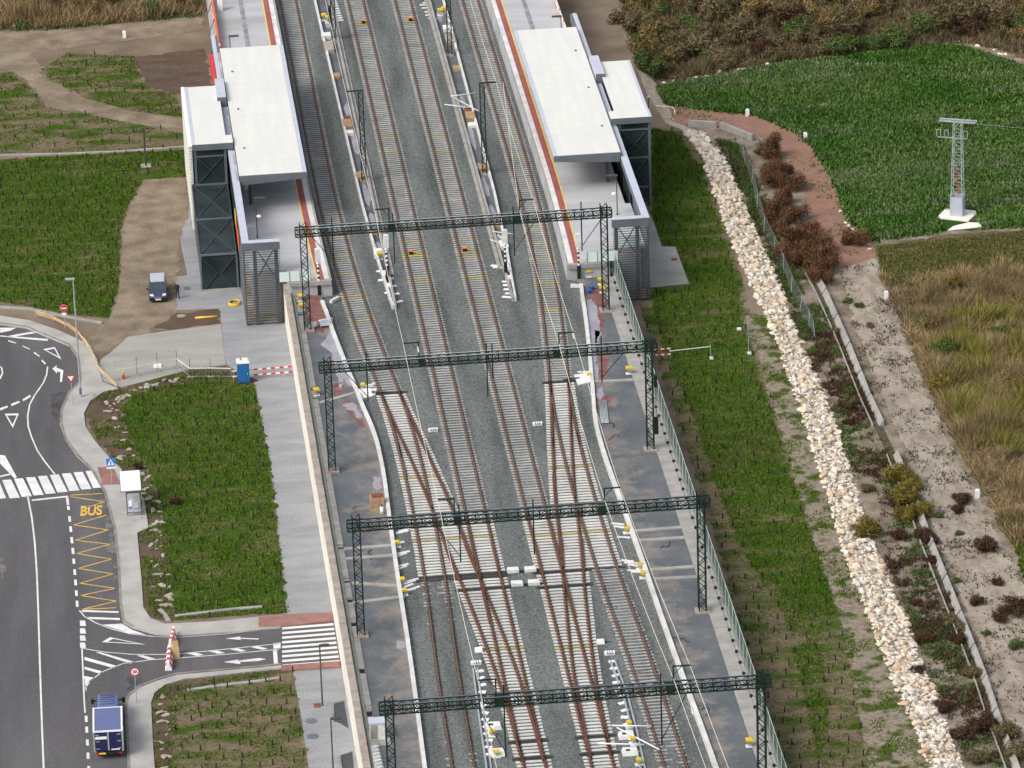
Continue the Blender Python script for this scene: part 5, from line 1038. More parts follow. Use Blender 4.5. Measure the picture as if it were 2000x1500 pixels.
# ---- orange netting and mesh fence panels around the works
mat('net_orange', (.78,.55,.28), .8, v=.15, s=2, alpha=.5); mat('tape_white', (.78,.74,.70), .7, v=.1, alpha=.85); mat('mesh_grey', (.38,.40,.40), .5, v=.1)
t = thing('safety_netting', 'sagging orange safety netting curving around the roundabout sidewalk', 'netting'); pts = PL([(70,618),(105,628),(130,640),(152,655),(166,672),(178,690),(186,708),(190,722),(205,738),(228,760)], ZS)
for i, (u, v) in enumerate(zip(pts, pts[1:])):
    m = MB(); s1 = .75-.18*(i % 2)
    for j in range(5): z = .25+j*.13*s1; m.bar(u+Vector((0,0,z)), v+Vector((0,0,z-.05)), .02, .05)
    m.build('net', 'net_orange', t)
for q in pts: MB().tube((q.x,q.y,ZP),(q.x,q.y,ZP+1.0),.025).build('stake', 'galvanised', t)
t = thing('mesh_fence', 'row of thin grey mesh fence panels along the concrete apron', 'fence'); pts = PL([(226,742),(268,734),(308,726),(346,719),(372,738),(412,737),(452,738)], ZP+.03)
for u, v in zip(pts, pts[1:]):
    m = MB(); d = v-u
    for z in (.15,1.9): m.bar(u+Vector((0,0,z)), v+Vector((0,0,z)), .03)
    for k in (0,1): m.bar(u+d*k, u+d*k+Vector((0,0,2.0)), .04)
    for k in np.linspace(.06,.94,14): m.bar(u+d*k+Vector((0,0,.15)), u+d*k+Vector((0,0,1.9)), .008)
    m.build('panel', 'mesh_grey', t); q = MB().box(tuple(u+Vector((0,0,.06))),(.6,.25,.12)).build('foot', 'concrete', t)
t = thing('barrier_tape', 'white barrier tape strung along the mesh fence of the concrete apron', 'tape')
for u, v in zip(pts, pts[1:]): MB().bar(u+Vector((0,-.06,1.0)), v+Vector((0,-.06,1.0)), .02, .11).build('tape', 'tape_white', t)
c = P(241,740,ZP+.03); t = thing('warning_lamp_post', 'small yellow and red warning post beside the apron fence', 'warning post', c); MB().tube((0,0,0),(0,0,.45),.14,10).build('base', 'red', t); MB().tube((0,0,.45),(0,0,.75),.13,10).build('lamp', 'yellow_box', t)
c = P(308,716,ZP+.03); tag(MB().loft([[(-.4,-.3,0),(.4,-.3,0),(.4,.3,0),(-.4,.3,0)],[(-.35,-.25,.22),(.35,-.25,.25),(.35,.25,.22),(-.35,.25,.2)]]).build('white_block', 'white', None), 'white block left on the concrete apron', 'block').location = c
c = P(458,592,ZP+.1); m = MB()
for k in range(3):
    rr = .62-.05*k; pts_ = [(rr*math.cos(a*.3927), rr*1.15*math.sin(a*.3927), .05+.07*k) for a in range(17)]; m.path(pts_, .06, 6)
o = m.build('hose_coil', 'yellow_box'); o.location = c-Vector((0,0,.08)); tag(o, 'coil of yellow hose lying on the plaza beside the stair cage', 'hose')
rod('wooden_plank', (381,621), (425,618), .12, 'paint_orange', 'yellow plank on the bare earth strip by the plaza', 'plank', None, ZP+.14, ZP+.14)
# dark plates standing in for the shade of stairwell openings beside the wall
for k, q in enumerate(([(651,1376),(672,1371),(681,1422),(662,1411),(652,1408)], [(664,1478),(688,1470),(692,1510),(668,1510)])):
    t = thing('opening_plate', 'dark plate with pale rim standing in for a shaded opening in the pavers against the wall, '+('nearer the crossing' if k == 0 else 'farther from the crossing'), 'hatch')
    MB().prism([(v.x, v.y) for v in PL(q, ZP+.05)], ZP-.05, ZP+.045).build('plate', 'steel_dark', t); ribbon(PL(q[1::-1]+[q[-1]], ZP), .14, ZP, .14).build('rim', 'kerbstone', t)
# stone edgings
for q, lb in (([(342,1205),(400,1198),(460,1191),(512,1187)],'pale stone edging along the lower end of the big lawn'), ([(366,1350),(430,1341),(500,1333),(546,1326)],'pale stone edging along the upper end of the bottom lawn'), ([(-20,600),(60,605),(130,620),(200,632)],'cream kerb between the upper lawn and the roundabout path'), ([(-20,305),(120,302),(240,297),(362,288)],'pale broken edging behind the upper lawn'), ([(330,1215),(322,1202),(312,1192)],'short pale culvert wing beside the big lawn')):
    tag(ribbon(PL(q, ZP), .36, ZP-.1, .26).build('stone_edging', 'concrete'), lb, 'edging')
# white marker posts
for x, y, lb, z in [(243,74,'white marker post on the far dirt path left of the station',ZP), (1460,227,'white marker post at the top bend of the pink gravel path',ZF), (1573,273,'white marker post on the right side of the pink gravel path',ZF), (1731,584,'white marker post at the edge of the dry grass',ZF), (1909,972,'white marker post beside the sandy track',ZF), (1904,70,'white marker post by the far scrub corner',ZF)]:
    c = P(x, y, z); o = MB().loft([[(-.2,-.15,0),(.2,-.15,0),(.2,.15,0),(-.2,.15,0)],[(-.19,-.14,.75),(.19,-.14,.75),(.19,.14,.75),(-.19,.14,.75)],[(-.12,-.1,.85),(.12,-.1,.85),(.12,.1,.85),(-.12,.1,.85)]]).build('marker_post', 'white'); o.location = c; tag(o, lb, 'marker post')
# things left on the walkways
c = P(737,985,-.04); t = thing('brick_crate', 'wooden crate of red bricks on the left walkway', 'crate', c); MB().b2(-.62,.62,-.5,.5,.0,.8).build('crate', 'wood_brown', t)
for i in range(4): MB().b2(-.5+.26*i,-.28+.26*i,-.4,.4,.8,.9).build('brick', 'rust_red', t)
c = P(734,999,-.04); t = thing('wooden_pallet', 'small wooden pallet in front of the brick crate', 'pallet', c)
for i in range(5): MB().b2(-.42+.18*i,-.30+.18*i,-.4,.4,.1,.14).build('slat', 'wood_brown', t)
for y in (-.35,0,.35): MB().b2(-.42,.54,y-.04,y+.04,0,.1).build('bearer', 'wood_brown', t)
c = P(746,1004,-.04); t = thing('gas_bottle', 'white cylinder with green top beside the brick crate', 'cylinder', c); MB().tube((0,0,0),(0,0,.75),.16,12).build('body', 'white', t, True); MB().tube((0,0,.75),(0,0,.9),.12,10,.08).build('cap', 'green_box', t)
c = P(738,1447,-.04); t = thing('equipment_cabinet', 'pale grey equipment cabinet on a plinth at the bottom of the left walkway', 'cabinet', c); MB().b2(-.6,.6,0,1.0,.1,1.5).build('cabinet', 'white_dirty', t); MB().b2(-.66,.66,-.06,1.06,1.5,1.62).build('lid', 'roof_rim', t); MB().b2(-.55,.0,-.03,0,.2,1.4).build('door', 'concrete', t); MB().b2(-.7,1.0,-1.0,1.1,-.1,.1).build('plinth', 'concrete', t)
for i in range(7):
    c = P(731+1.6*i, 1462+7*i, -.02); o = MB().loft([[(-.35,-.25,0),(.35,-.2,0),(.35,.25,0),(-.35,.2,0)],[(-.3,-.2,.16),(.33,-.18,.2),(.3,.2,.16),(-.33,.2,.18)]]).build('loose_slab', 'concrete_white'); o.location = c+Vector((0,0,.02*i)); o.rotation_euler.z = .5; tag(o, 'white slab tipped over beside the open trough below the cabinet', 'slab', 'white slabs below the cabinet')
for x, y, m_, lb in [(1156,566,'blue','blue bucket in the clay puddle below the right platform, upper one'), (1150,573,'blue','blue bucket in the clay puddle below the right platform, lower one')]:
    c = P(x, y, -.04); o = MB().tube((0,0,0),(0,0,.4),.2,10,.26).build('bucket', m_); o.location = c; tag(o, lb, 'bucket')
c = P(613,640,-.04); t = thing('plastic_sack', 'pale blue plastic sack at the foot of the left portal column', 'sack', c); MB().ell((0,0,.28),(.42,.38,.3),10,6).build('sack', 'steel_blue', t, True); MB().ell((.2,.05,.55),(.1,.1,.08)).build('knot', 'white', t, True)
c = P(636,632,.2); t = thing('cover_box', 'pale blue flat cover lying on the left kerb wall', 'cover', c); MB().loft([[(-.55,-.6,0),(.5,-.5,0),(.5,.6,0),(-.55,.5,0)],[(-.5,-.55,.12),(.45,-.45,.12),(.45,.55,.12),(-.5,.45,.12)]]).build('cover', 'steel_blue', t)
for x, y, rz, lb in [(654,588,.9,'short white concrete beam on the ballast below the left platform'), (1128,561,-.25,'short white concrete beam on the ballast below the right platform'), (636,1004-375,0.3,'broken concrete slab behind the left kerb wall')]:
    c = P(x, y, -.2); o = MB().loft([[(-.7,-.17,0),(.7,-.17,0),(.7,.17,0),(-.7,.17,0)],[(-.68,-.14,.3),(.68,-.15,.3),(.68,.14,.3),(-.68,.15,.3)]]).build('concrete_beam', 'concrete_white'); o.location = c; o.rotation_euler.z = rz; tag(o, lb, 'beam')
r_ = random.Random(21)
for k, (x, y) in enumerate([(725,1095),(705,1042),(1180,818),(1210,855),(1310,1245),(1330,1290),(1378,1398),(668,745),(1290,1072),(700,990)]):
    c = P(x, y, -.02); m = MB(); pt = []; a = r_.random()*6; q = Vector((0,0,.03))
    for i in range(12): a += r_.uniform(-.9,.9); q = q+Vector((math.cos(a)*.16, math.sin(a)*.22, 0)); pt.append(tuple(q))
    m.path(pt, .028, 5); o = m.build('cable_scrap', 'rust_red' if k % 2 else 'black'); o.location = c; W = 'left' if x < 900 else 'right'; tag(o, 'dark twisted cable scrap on the '+W+' walkway', 'cable', 'cable scraps on the '+W+' walkway')
# ================================================================== RIGHT SIDE: boulders, drain, pylon
def rockmesh(seed, m_):
    r = random.Random(seed); bm = bmesh.new()
    for _ in range(13):
        v = Vector((r.gauss(0,1), r.gauss(0,1), r.gauss(0,1))).normalized(); v = Vector((v.x*r.uniform(.8,1.15), v.y*r.uniform(.6,.85), v.z*r.uniform(.5,.72))); bm.verts.new(v)
    res = bmesh.ops.convex_hull(bm, input=bm.verts); bmesh.ops.delete(bm, geom=[g for g in res['geom_interior'] if isinstance(g, bmesh.types.BMVert)], context='VERTS')
    bmesh.ops.bevel(bm, geom=list(bm.edges), offset=.07, segments=1, affect='EDGES')
    me = bpy.data.meshes.new('boulder'); bm.to_mesh(me); bm.free(); me.materials.append(MATS[m_]); return me
RM = [rockmesh(i, ('rock','rock_white','rock','rock_white','rock_tan','rock')[i % 6]) for i in range(18)]
RU = [rockmesh(40+i, 'rubble') for i in range(3)]
r = random.Random(99); rocks = []
Lb, Rb = LW[4:], RW[4:]
for k in range(len(Lb)-1):
    seg = (Lb[k+1]-Lb[k]).length
    for j in range(int(seg*36)):
        u = r.random(); v = r.random()**.9*1.06-.03
        if 1470 < 0: continue
        a = Lb[k].lerp(Lb[k+1], u); b = Rb[k].lerp(Rb[k+1], u); p = a.lerp(b, v); s = r.uniform(.13,.30)*(1.85 if r.random() < .22 else 1)
        rocks.append((s, p, r.random()*6.28, r.randrange(18), r.uniform(-.4,.4), r.uniform(-.3,.3)))
rocks.sort(key=lambda q: -q[0]); sv, sf = [], []
rb = {'rock':([],[]), 'rock_white':([],[])}
for i, (s, p, rz, k, rx, ry) in enumerate(rocks):
    if i < 300:
        o = inst('boulder', RM[k], None, p+Vector((0,0,s*.22)), 0, (s*1.15,s,s)); o.rotation_euler = (rx, ry, rz)
        c_ = ('honey coloured' if k % 6 in (0,2,5) else 'white' if k % 6 in (1,3) else 'tan'); tag(o, c_+' limestone boulder in the long rock bank beside the drain', 'boulder', c_+' boulders in the rock bank')
    else:
        M_ = Matrix.Translation(p+Vector((0,0,s*.15))) @ Matrix.Rotation(rz,4,'Z') @ Matrix.Rotation(rx,4,'X') @ Matrix.Diagonal((s*1.1,s,s,1)); V_, F_ = rb['rock' if k % 2 else 'rock_white']; n0 = len(V_)
        V_ += [tuple(M_ @ v.co) for v in RM[k].vertices]; F_ += [[n0+q for q in pl.vertices] for pl in RM[k].polygons]
for nm, (V_, F_) in rb.items():
    m = MB(); m.add(V_, F_); tag(m.build('rock_fill', nm), 'smaller pale stones filling the rock bank', 'rocks', None, 'stuff')
# concrete drain: raised side walls with a sunken grey bed
DR = [(1582,535),(1604,575),(1626,625),(1650,680),(1672,735),(1690,780),(1716,835),(1742,890),(1765,945),(1788,1005),(1812,1070),(1838,1135),(1866,1205),(1892,1270),(1915,1330),(1936,1395),(1960,1460),(1990,1540)]
t = thing('concrete_drain', 'long open concrete drain with pale side walls through the weedy ground', 'drain'); dp = [(q.x, q.y) for q in PL(DR, ZF)]
for k in range(len(dp)-1):
    if k in (6,): continue
    a, b = Vector(dp[k]), Vector(dp[k+1]); d = (b-a); n_ = Vector((-d.y, d.x)).normalized()
    for s1, hh, iw in ((1,.62,.5),(-1,.30,.12)):
        q0, q1 = a+d*.02+n_*(.55*s1), a+d*.97+n_*(.55*s1); i0, i1 = q0-n_*(iw*s1), q1-n_*(iw*s1)
        MB().loft([[(i0.x,i0.y,ZF),(q0.x,q0.y,ZF),(q0.x,q0.y,ZF+hh),(q0.x-n_.x*.1*s1,q0.y-n_.y*.1*s1,ZF+hh)],[(i1.x,i1.y,ZF),(q1.x,q1.y,ZF),(q1.x,q1.y,ZF+hh),(q1.x-n_.x*.1*s1,q1.y-n_.y*.1*s1,ZF+hh)]]).build('side_wall', 'concrete', t)
m = ribbon(dp, .8, ZF+.05); m.build('bed', 'field_brown', t)
# low concrete wall pieces near the top of the bank
for x0,y0,x1,y1,lb in [(1272,238,1312,241,'low concrete wall stub with pipe rail right of the lift tower'), (1345,246,1400,250,'low grey wall piece where the boulders start'), (1408,250,1470,275,'curved grey wall piece beside the pink path')]:
    a, b = P(x0,y0,ZF), P(x1,y1,ZF); o = MB().bar(a+Vector((0,0,.35)), b+Vector((0,0,.35)), .35, .7).build('wall_piece', 'concrete', None, loc=a); tag(o, lb, 'wall')
A, B_ = P(1268,226,ZF), P(1312,228,ZF); o = MB().path([A+Vector((0,0,1.2)), B_+Vector((0,0,1.15)), B_+Vector((.3,-.2,.9)), B_+Vector((.35,-.3,0))], .06, 8).build('pipe_rail', 'white_dirty', None, True); tag(o, 'white bent pipe rail above the wall stub by the pink path', 'pipe')
# wire fence along the bank foot
t = thing('wire_fence', 'leaning thin wire fence between the boulders and the red bushes', 'fence'); fp = PL([(1440,285),(1455,320),(1468,360),(1478,410),(1492,455),(1512,495),(1530,530),(1545,575),(1562,610),(1580,640),(1592,662)], ZF); rr = random.Random(2)
for i, q in enumerate(fp):
    lean = Vector((rr.uniform(-.2,.3), rr.uniform(-.2,.2), 1.9)); MB().tube(q, q+lean, .035).build('post', 'galvanised', t); fp[i] = (q, lean)
for (a, la), (b, lb_) in zip(fp, fp[1:]):
    m = MB()
    for k in (.1,.3,.5,.7,.9,1.0): m.bar(a+la*k, b+lb_*k, .009)
    for k in np.linspace(0,1,14): m.bar(a.lerp(b,k), a.lerp(b,k)+la.lerp(lb_,k), .006)
    m.build('wire_panel', 'galvanised', t)
# pylon
c = P(1870,420,ZF); t = thing('power_pylon', 'galvanised lattice power pylon on a pale concrete pad in the green field', 'pylon', c, math.radians(-22)); H = PY(1870,236,c.y).z-ZF
m = MB(); w0, w1 = .62, .40
for i, j in ((-1,-1),(1,-1),(1,1),(-1,1)): m.bar((i*w0,j*w0,.2),(i*w1,j*w1,H),.075)
n = 14
for k in range(n):
    a, b = k/n, (k+1)/n; wa, wb = w0+(w1-w0)*a, w0+(w1-w0)*b; za, zb = .2+(H-.2)*a, .2+(H-.2)*b; f = 1 if k % 2 else -1
    for s1 in (-1,1): m.bar((-wa*f,s1*wa,za),(wb*f,s1*wb,zb),.032); m.bar((s1*wa,-wa*f,za),(s1*wb,wb*f,zb),.032); m.bar((-wb,s1*wb,zb),(wb,s1*wb,zb),.03)
m.build('tower', 'galvanised', t)
for s1 in (-1,1): MB().b2(-.60,.60,s1*.66-.02,s1*.66+.02,.1,2.2).build('guard_panel', 'steel_blue', t); MB().b2(s1*.66-.02,s1*.66+.02,-.64,.64,.1,2.2).build('guard_panel', 'steel_blue', t)
m = MB()
for y in (-.35,.35): m.bar((-1.9,y,H),(1.9,y,H),.13)
for i in range(9): x = -1.9+3.8*i/8; m.bar((x,-.35,H),(x,.35,H),.06); 
for i in range(8): x = -1.9+3.8*i/8; m.bar((x,-.35,H),(x+3.8/8,.35,H),.05)
m.build('crossarm', 'galvanised', t); m = MB(); m.bar((-2.1,0,H-1.9),(.9,0,H-1.9),.09)
for x in (-2.0,-1.2,.8): m.bar((x-.2,0,H-1.9),(x-.2,0,H-1.1),.06).bar((x+.2,0,H-1.9),(x+.2,0,H-1.1),.06).bar((x-.2,0,H-1.1),(x+.2,0,H-1.1),.06)
m.build('fuse_bracket', 'galvanised', t)
for x in (-1.7,-1.4,1.6): MB().tube((x,0,H-.1),(x,0,H-.6),.06).build('insulator', 'rust_red', t)
MB().path([(.1,-.4,H-5),(0,-.5,H-6),(.25,-.55,H-7),(.3,-.6,2.4)], .04).build('cable', 'red', t)
MB().prism([(-1.9,-1.5),(1.5,-1.8),(2.0,1.3),(-1.5,1.6)], -.05, .12).build('pad', 'concrete_cream', t)
c = P(1885,443,ZF); o = MB().prism([(-2.0,-.9),(1.6,-.5),(1.8,.6),(.6,1.0),(-1.2,.2)], -.02, .1).build('concrete_slab', 'concrete_cream'); o.location = c; tag(o, 'irregular pale concrete slab in front of the pylon pad', 'slab')
for dx, lb in ((0,'thin power wire sloping away right of the pylon'),):
    a = P(1870,420,ZF)+Vector((1.3-dx,-.2,H-.3-dx)); o = MB().tube(a, a+Vector((60,-26,-1.0)), .008, 5).build('power_wire', 'galvanised'); tag(o, lb, 'wire')
# ================================================================== VEGETATION
def stuff(name, V, m_, lb, cat): 
    o = bpy.data.objects.new(name, tri_mesh(name, V, m_)); COL.objects.link(o); return tag(o, lb, cat, None, 'stuff')
EXC = [(q.x, q.y) for q in PL([(1215,330),(1278,430),(1296,480),(1321,481),(1349,558),(1278,566),(1278,596),(1205,600)], ZP)]
ROWS = [[(q.x, q.y) for q in PL(r_, ZF)] for r_ in ([(1860,190),(1990,170),(1990,176),(1860,197)], [(1880,206),(2050,180),(2050,190),(1885,214)], [(1840,222),(2000,196),(2010,206),(1860,232)], [(1900,238),(2050,212),(2050,224),(1905,248)], [(1780,255),(1840,246),(1845,252),(1785,262)], [(1890,262),(2050,238),(2050,247),(1900,272)], [(1640,318),(1780,297),(1840,290),(1840,294),(1640,324)], [(1880,284),(1960,276),(1960,280),(1880,288)])]
def lawn(poly_px, z, dens, thr, seed, h=.13, w=.045, k=2, m_='grass', nm='grass', lb='', sx=.35, sy=.9):
    W_ = [(q.x, q.y) for q in PL(poly_px, z)]; p = scatter(W_, dens); p = p[~inpoly(p, EXC)]
    if m_ in ('crop','crop_pale'):
        for r_ in ROWS: p = p[~inpoly(p+RNG.normal(0,.25,p.shape), r_)]
    pc = P(1872,430,ZF); p = p[(np.abs(p[:,0]-pc.x) > 2.3) | (np.abs(p[:,1]-pc.y) > 3.2)]; nz = .6*vnoise(p*np.array([sx,sy]), 1, seed)+.4*vnoise(p*np.array([sx*4,sy*4]), 1, seed+1)
    p = p[nz+RNG.normal(0,.06,len(p)) > thr]; V_ = blades(p, z, h, w, 1.2, k)
    if h > .6: V_[:,2,2] = z+(V_[:,2,2]-z)*(.25+1.5*np.repeat(vnoise(p, .45, seed+5), k)**1.5)
    return stuff(nm, V_, m_, lb, 'grass')
lawn(LAWN1, ZP+.02, 62, .34, 1, lb='short green grass on the upper left lawn'); lawn(LAWN2, ZP+.02, 66, .28, 2, lb='lush green grass on the lawn beside the bus stop')
lawn(LAWN3, ZP+.02, 46, .55, 3, lb='patchy grass on the bottom left lawn'); lawn(LAWN4, ZP+.02, 44, .42, 4, lb='patchy grass beside the brown field'); lawn(LAWN5, ZP+.02, 34, .55, 5, lb='thin weeds on the far left ground')
lawn([(1450,610),(1500,620),(1578,850),(1633,1030),(1698,1210),(1788,1430),(1830,1540),(1705,1540),(1640,1200),(1545,905),(1485,705)], ZP+.02, 40, .56, 27, .16, .05, 2, lb='ragged weeds between the right lawn and the boulders', sx=.6, sy=.6)
lawn(LAWNR, ZP+.01, 30, .52, 6, lb='sparse grass along the right embankment')
lawn([(1275,250),(1325,262),(1368,330),(1392,400),(1420,480),(1440,560),(1452,650),(1478,720),(1520,850),(1555,960),(1600,1090),(1635,1190),(1600,1230),(1620,1400),(1600,1500),(1570,1350),(1530,1200),(1450,1080),(1400,950),(1350,800),(1300,690),(1275,600)], ZP+.02, 72, .37, 7, lb='green grass on the long right lawn')
lawn([(165,800),(178,775),(300,742),(440,714),(497,745),(430,742),(256,770),(238,800),(250,850),(285,905),(322,1040),(340,1205),(300,1205),(280,1150),(270,1040),(290,1030),(236,915),(190,862)], ZP+.02, 46, .46, 8, .18, .05, lb='weeds in the stony ditch beside the sidewalk')
lawn([(296,1372),(322,1338),(560,1304),(572,1312),(345,1350),(345,1510),(303,1510)], ZP+.02, 40, .52, 9, .18, .05, lb='weeds along the bottom left sidewalk')
lawn(CROP, ZF+.02, 60, .30, 10, .34, .13, 2, 'crop', 'crop', 'dense dark green crop in the field around the pylon', .12, .5); lawn(CROP, ZF+.02, 40, .62, 12, .34, .10, 2, 'crop_pale', 'crop', 'pale leafy weeds among the green crop', .10, .4)
DRY = [(1715,540),(1760,545),(1850,532),(2070,520),(2070,1200),(1965,1040),(1922,958),(1885,895),(1838,800),(1798,710),(1760,620)]
lawn(DRY, ZF, 30, .30, 13, 1.0, .03, 5, 'reed', 'dry_grass', 'tall straw coloured grass in the dry field', .2, .3)
lawn([(1850,630),(2070,560),(2070,900),(1900,880),(1840,780),(1815,700)], ZF, 22, .40, 14, 1.3, .04, 4, 'reed_green', 'reeds', 'yellow green reeds standing in the dry field', .2, .3)
lawn([(1708,482),(2070,446),(2070,560),(1850,555),(1730,560)], ZF, 70, .25, 15, .2, .06, 2, 'grass_dry', 'grass', 'olive grass below the pylon field'); lawn([(1960,1040),(2070,1180),(2070,1010),(1940,1000)], ZF, 30, .4, 16, .5, .05, 2, 'grass_dry', 'grass', 'rough grass beside the lower sandy track')
lawn([(1985,1060),(2070,1040),(2070,1170),(2000,1140)], ZF, 60, .2, 17, .3, .08, 2, 'grass', 'grass', 'green patch at the edge of the sandy track')
lawn([(-70,-20),(395,-60),(395,28),(250,42),(100,55),(-70,60)], ZP, 22, .30, 18, 1.5, .05, 3, 'reed', 'reeds', 'brown reeds at the far left edge of the site', .2, .3); lawn([(-70,30),(395,10),(392,34),(250,46),(100,60),(-70,62)], ZP, 20, .45, 19, .7, .06, 2, 'bush_green', 'reeds', 'dark green weeds in front of the brown reeds', .2, .3)
lawn([(1215,150),(1290,165),(1500,125),(1700,100),(1880,86),(2070,118),(2070,-100),(1150,-100)], ZF, 16, .32, 20, .8, .06, 3, 'bush_grey', 'scrub_grass', 'grey brown rough growth across the far scrubland', .15, .3)
lawn([(1400,270),(1450,300),(1600,560),(1680,750),(1780,980),(1900,1280),(1990,1500),(1890,1500),(1770,1200),(1680,960),(1600,760),(1540,600),(1470,430)], ZF, 34, .58, 21, .22, .06, 3, 'bush_green', 'weeds', 'green weeds along the foot of the rock bank', .3, .3); lawn([(1400,270),(1450,300),(1600,560),(1680,750),(1780,980),(1900,1280),(1990,1500),(1890,1500),(1770,1200),(1680,960),(1600,760),(1540,600),(1470,430)], ZF, 36, .55, 23, .28, .05, 3, 'bush_dark', 'weeds', 'dead brown weeds along the foot of the rock bank', .3, .3)
lawn([(1640,525),(1715,500),(1790,720),(1905,960),(2060,1250),(2060,1500),(1936,1395),(1838,1135),(1690,780)], ZF+.02, 9, .66, 24, .2, .06, 2, 'bush_green', 'weeds', 'scattered green weeds on the sandy track', .5, .5)
lawn([(1640,525),(1715,500),(1790,720),(1905,960),(2060,1250),(2060,1500),(1936,1395),(1838,1135),(1690,780)], ZF+.02, 10, .64, 29, .22, .05, 2, 'bush_dark', 'weeds', 'scattered dead weeds on the sandy track', .4, .4)
lawn([(1290,204),(1560,262),(1660,432),(1705,478),(1640,525),(1540,310),(1320,240)], ZF+.03, 9, .66, 25, .18, .06, 2, 'crop', 'weeds', 'tufts of weed on the pink gravel path', .5, .5)
lawn([(1395,270),(1450,285),(1500,420),(1560,560),(1600,640),(1570,660),(1530,560),(1470,420),(1425,320)], ZF, 60, .36, 31, .3, .07, 3, 'bush_green', 'weeds', 'dark green weeds between the boulders and the wire fence', .3, .3)
# bushes: crown of small leaf faces around branching stems
def bushmesh(seed, m_, n=900, upright=0.0, leaf=.10):
    g = np.random.default_rng(seed); K = 9; cen = g.normal(0,.42,(K,3)); cen[:,2] = np.abs(cen[:,2])*.7+.30; rad = g.uniform(.25,.5,K)
    k = g.integers(0,K,n); d = g.normal(0,1,(n,3)); d /= np.linalg.norm(d,axis=1)[:,None]; p = cen[k]+d*(rad[k]*g.uniform(.35,1.08,n))[:,None]; p[:,2] = np.maximum(p[:,2],.02)
    a = g.normal(0,1,(n,3)); a /= np.linalg.norm(a,axis=1)[:,None]; b = np.cross(a, d); b /= np.linalg.norm(b,axis=1)[:,None]+1e-9
    up = np.array([0,0,1.0])[None]*upright; a = a+up+d*upright*.6; a /= np.linalg.norm(a,axis=1)[:,None]
    s = leaf*g.uniform(.6,1.5,n)[:,None]; V = np.stack([p-b*s*.35*(1-.5*upright), p+b*s*.35*(1-.5*upright), p+a*s*(1.6+1.6*upright)],1); me = tri_mesh('foliage', V, m_)
    st = MB()
    for i in range(K): 
        q = cen[i]; mid = (q[0]*.4,q[1]*.4,q[2]*.5); st.tube((0,0,0),mid,.035,5,.025); st.tube(mid,tuple(q),.025,5,.008)
    return me, st.mesh('stems', 'stem')
BM = {}
for m_, up in (('bush_red',.9),('bush_olive',.7),('bush_green',.2),('bush_grey',.3),('bush_dark',.5),('bush_tan',.6)): BM[m_] = [bushmesh(sum(map(ord, m_)) % 7+i*13+len(m_), m_, 3600, up*.75, .075) for i in range(2)]
rb_ = random.Random(77)
def bush(px, py, z, r, m_, lb, grp, hs=1.0):
    c = P(px, py, z); t = thing('bush', lb, 'bush', c, 0, grp); f, s = BM[m_][rb_.randrange(2)]; q = inst('foliage', f, t, (0,0,0), rb_.random()*6.28, (r,r,r*hs)); s_ = inst('stems', s, t, (0,0,0), q.rotation_euler.z, (r,r,r*hs))
for x, y, r in [(1505,312,1.7),(1528,340,1.5),(1512,362,1.6),(1545,372,1.4),(1530,402,1.7),(1508,432,1.5),(1550,432,1.7),(1530,462,1.7),(1575,462,1.5),(1560,492,1.8),(1595,495,1.6),(1582,522,1.8),(1610,530,1.5),(1545,515,1.5),(1605,552,1.3)]: bush(x, y, ZF, r*rb_.uniform(.85,1.15), 'bush_red', 'rusty brown bush in the thicket between drain and pink path', 'rusty bushes by the pink path', 1.15)
bush(1668,478,ZF,1.5,'bush_red','single rusty bush at the corner of the green crop field',None,.95)
for x, y, r in [(1757,940,1.5),(1785,950,1.3),(1770,985,1.6),(1800,1010,1.3),(1765,1015,1.2)]: bush(x, y, ZF, r, 'bush_olive', 'olive yellow bush growing over the concrete drain', 'olive bushes over the drain')
bush(1700,1050,ZF,1.7,'bush_olive','olive bush standing against the rock bank',None)
for x, y, r, m_ in [(1876,985,1.1,'bush_dark'),(1920,1075,1.25,'bush_dark'),(1946,1142,.65,'bush_dark'),(1908,1180,.8,'bush_dark'),(1990,1195,1.5,'bush_dark'),(1930,1425,1.4,'bush_dark'),(1870,1000,.7,'bush_dark'),(1955,1215,.8,'bush_dark')]: bush(x, y, ZF, r, m_, 'dark brown bush on the sandy ground right of the drain', 'dark bushes on the sand', .9)
for x, y, r in [(1752,1052,1.0),(1690,960,.9),(1800,1052,1.2),(1815,1060,1.0),(1860,1215,1.1),(1885,1230,.9),(1812,1255,1.2),(1870,1255,1.0),(1745,1110,.8),(1785,1180,.8),(1790,1320,1.0),(1890,1320,1.2),(1840,1390,1.2),(1870,1440,1.3),(1960,1440,1.5),(1990,1480,1.6),(1905,1490,1.2),(1700,900,.8),(1660,830,.8),(1600,700,.8),(1630,650,.7),(1700,640,.6),(1820,1100,.7),(1740,975,.7)]: bush(x, y, ZF, r*.9, 'bush_dark' if rb_.random() < .6 else 'bush_grey', 'withered brown bush along the weedy strip of the drain', 'withered bushes by the drain', .8)
for x, y, r in [(1680,600,.7),(1660,590,.7),(1640,720,.7),(1830,1010,.6),(1870,1045,.6),(1870,1135,.6),(1855,1165,.7),(1795,1140,.5),(1840,1350,.7),(1880,1370,.7),(1560,600,.8),(1590,690,.8),(1570,660,.7),(1620,880,.6),(1700,770,.6),(1930,1240,.6),(1985,1265,1.0),(1660,770,.7),(1480,300,.9),(1455,340,.8)]: bush(x, y, ZF, r*.85, 'bush_green', 'small green bush on the rough ground around the drain', 'green bushes by the drain', .8)
for x, y, r in [(1660,790,.9),(1560,780,.7)]: bush(x, y, ZP-.6, r, 'bush_grey', 'grey green shrub sprouting from the rock bank', 'shrubs in the rock bank', .9)
n = 0
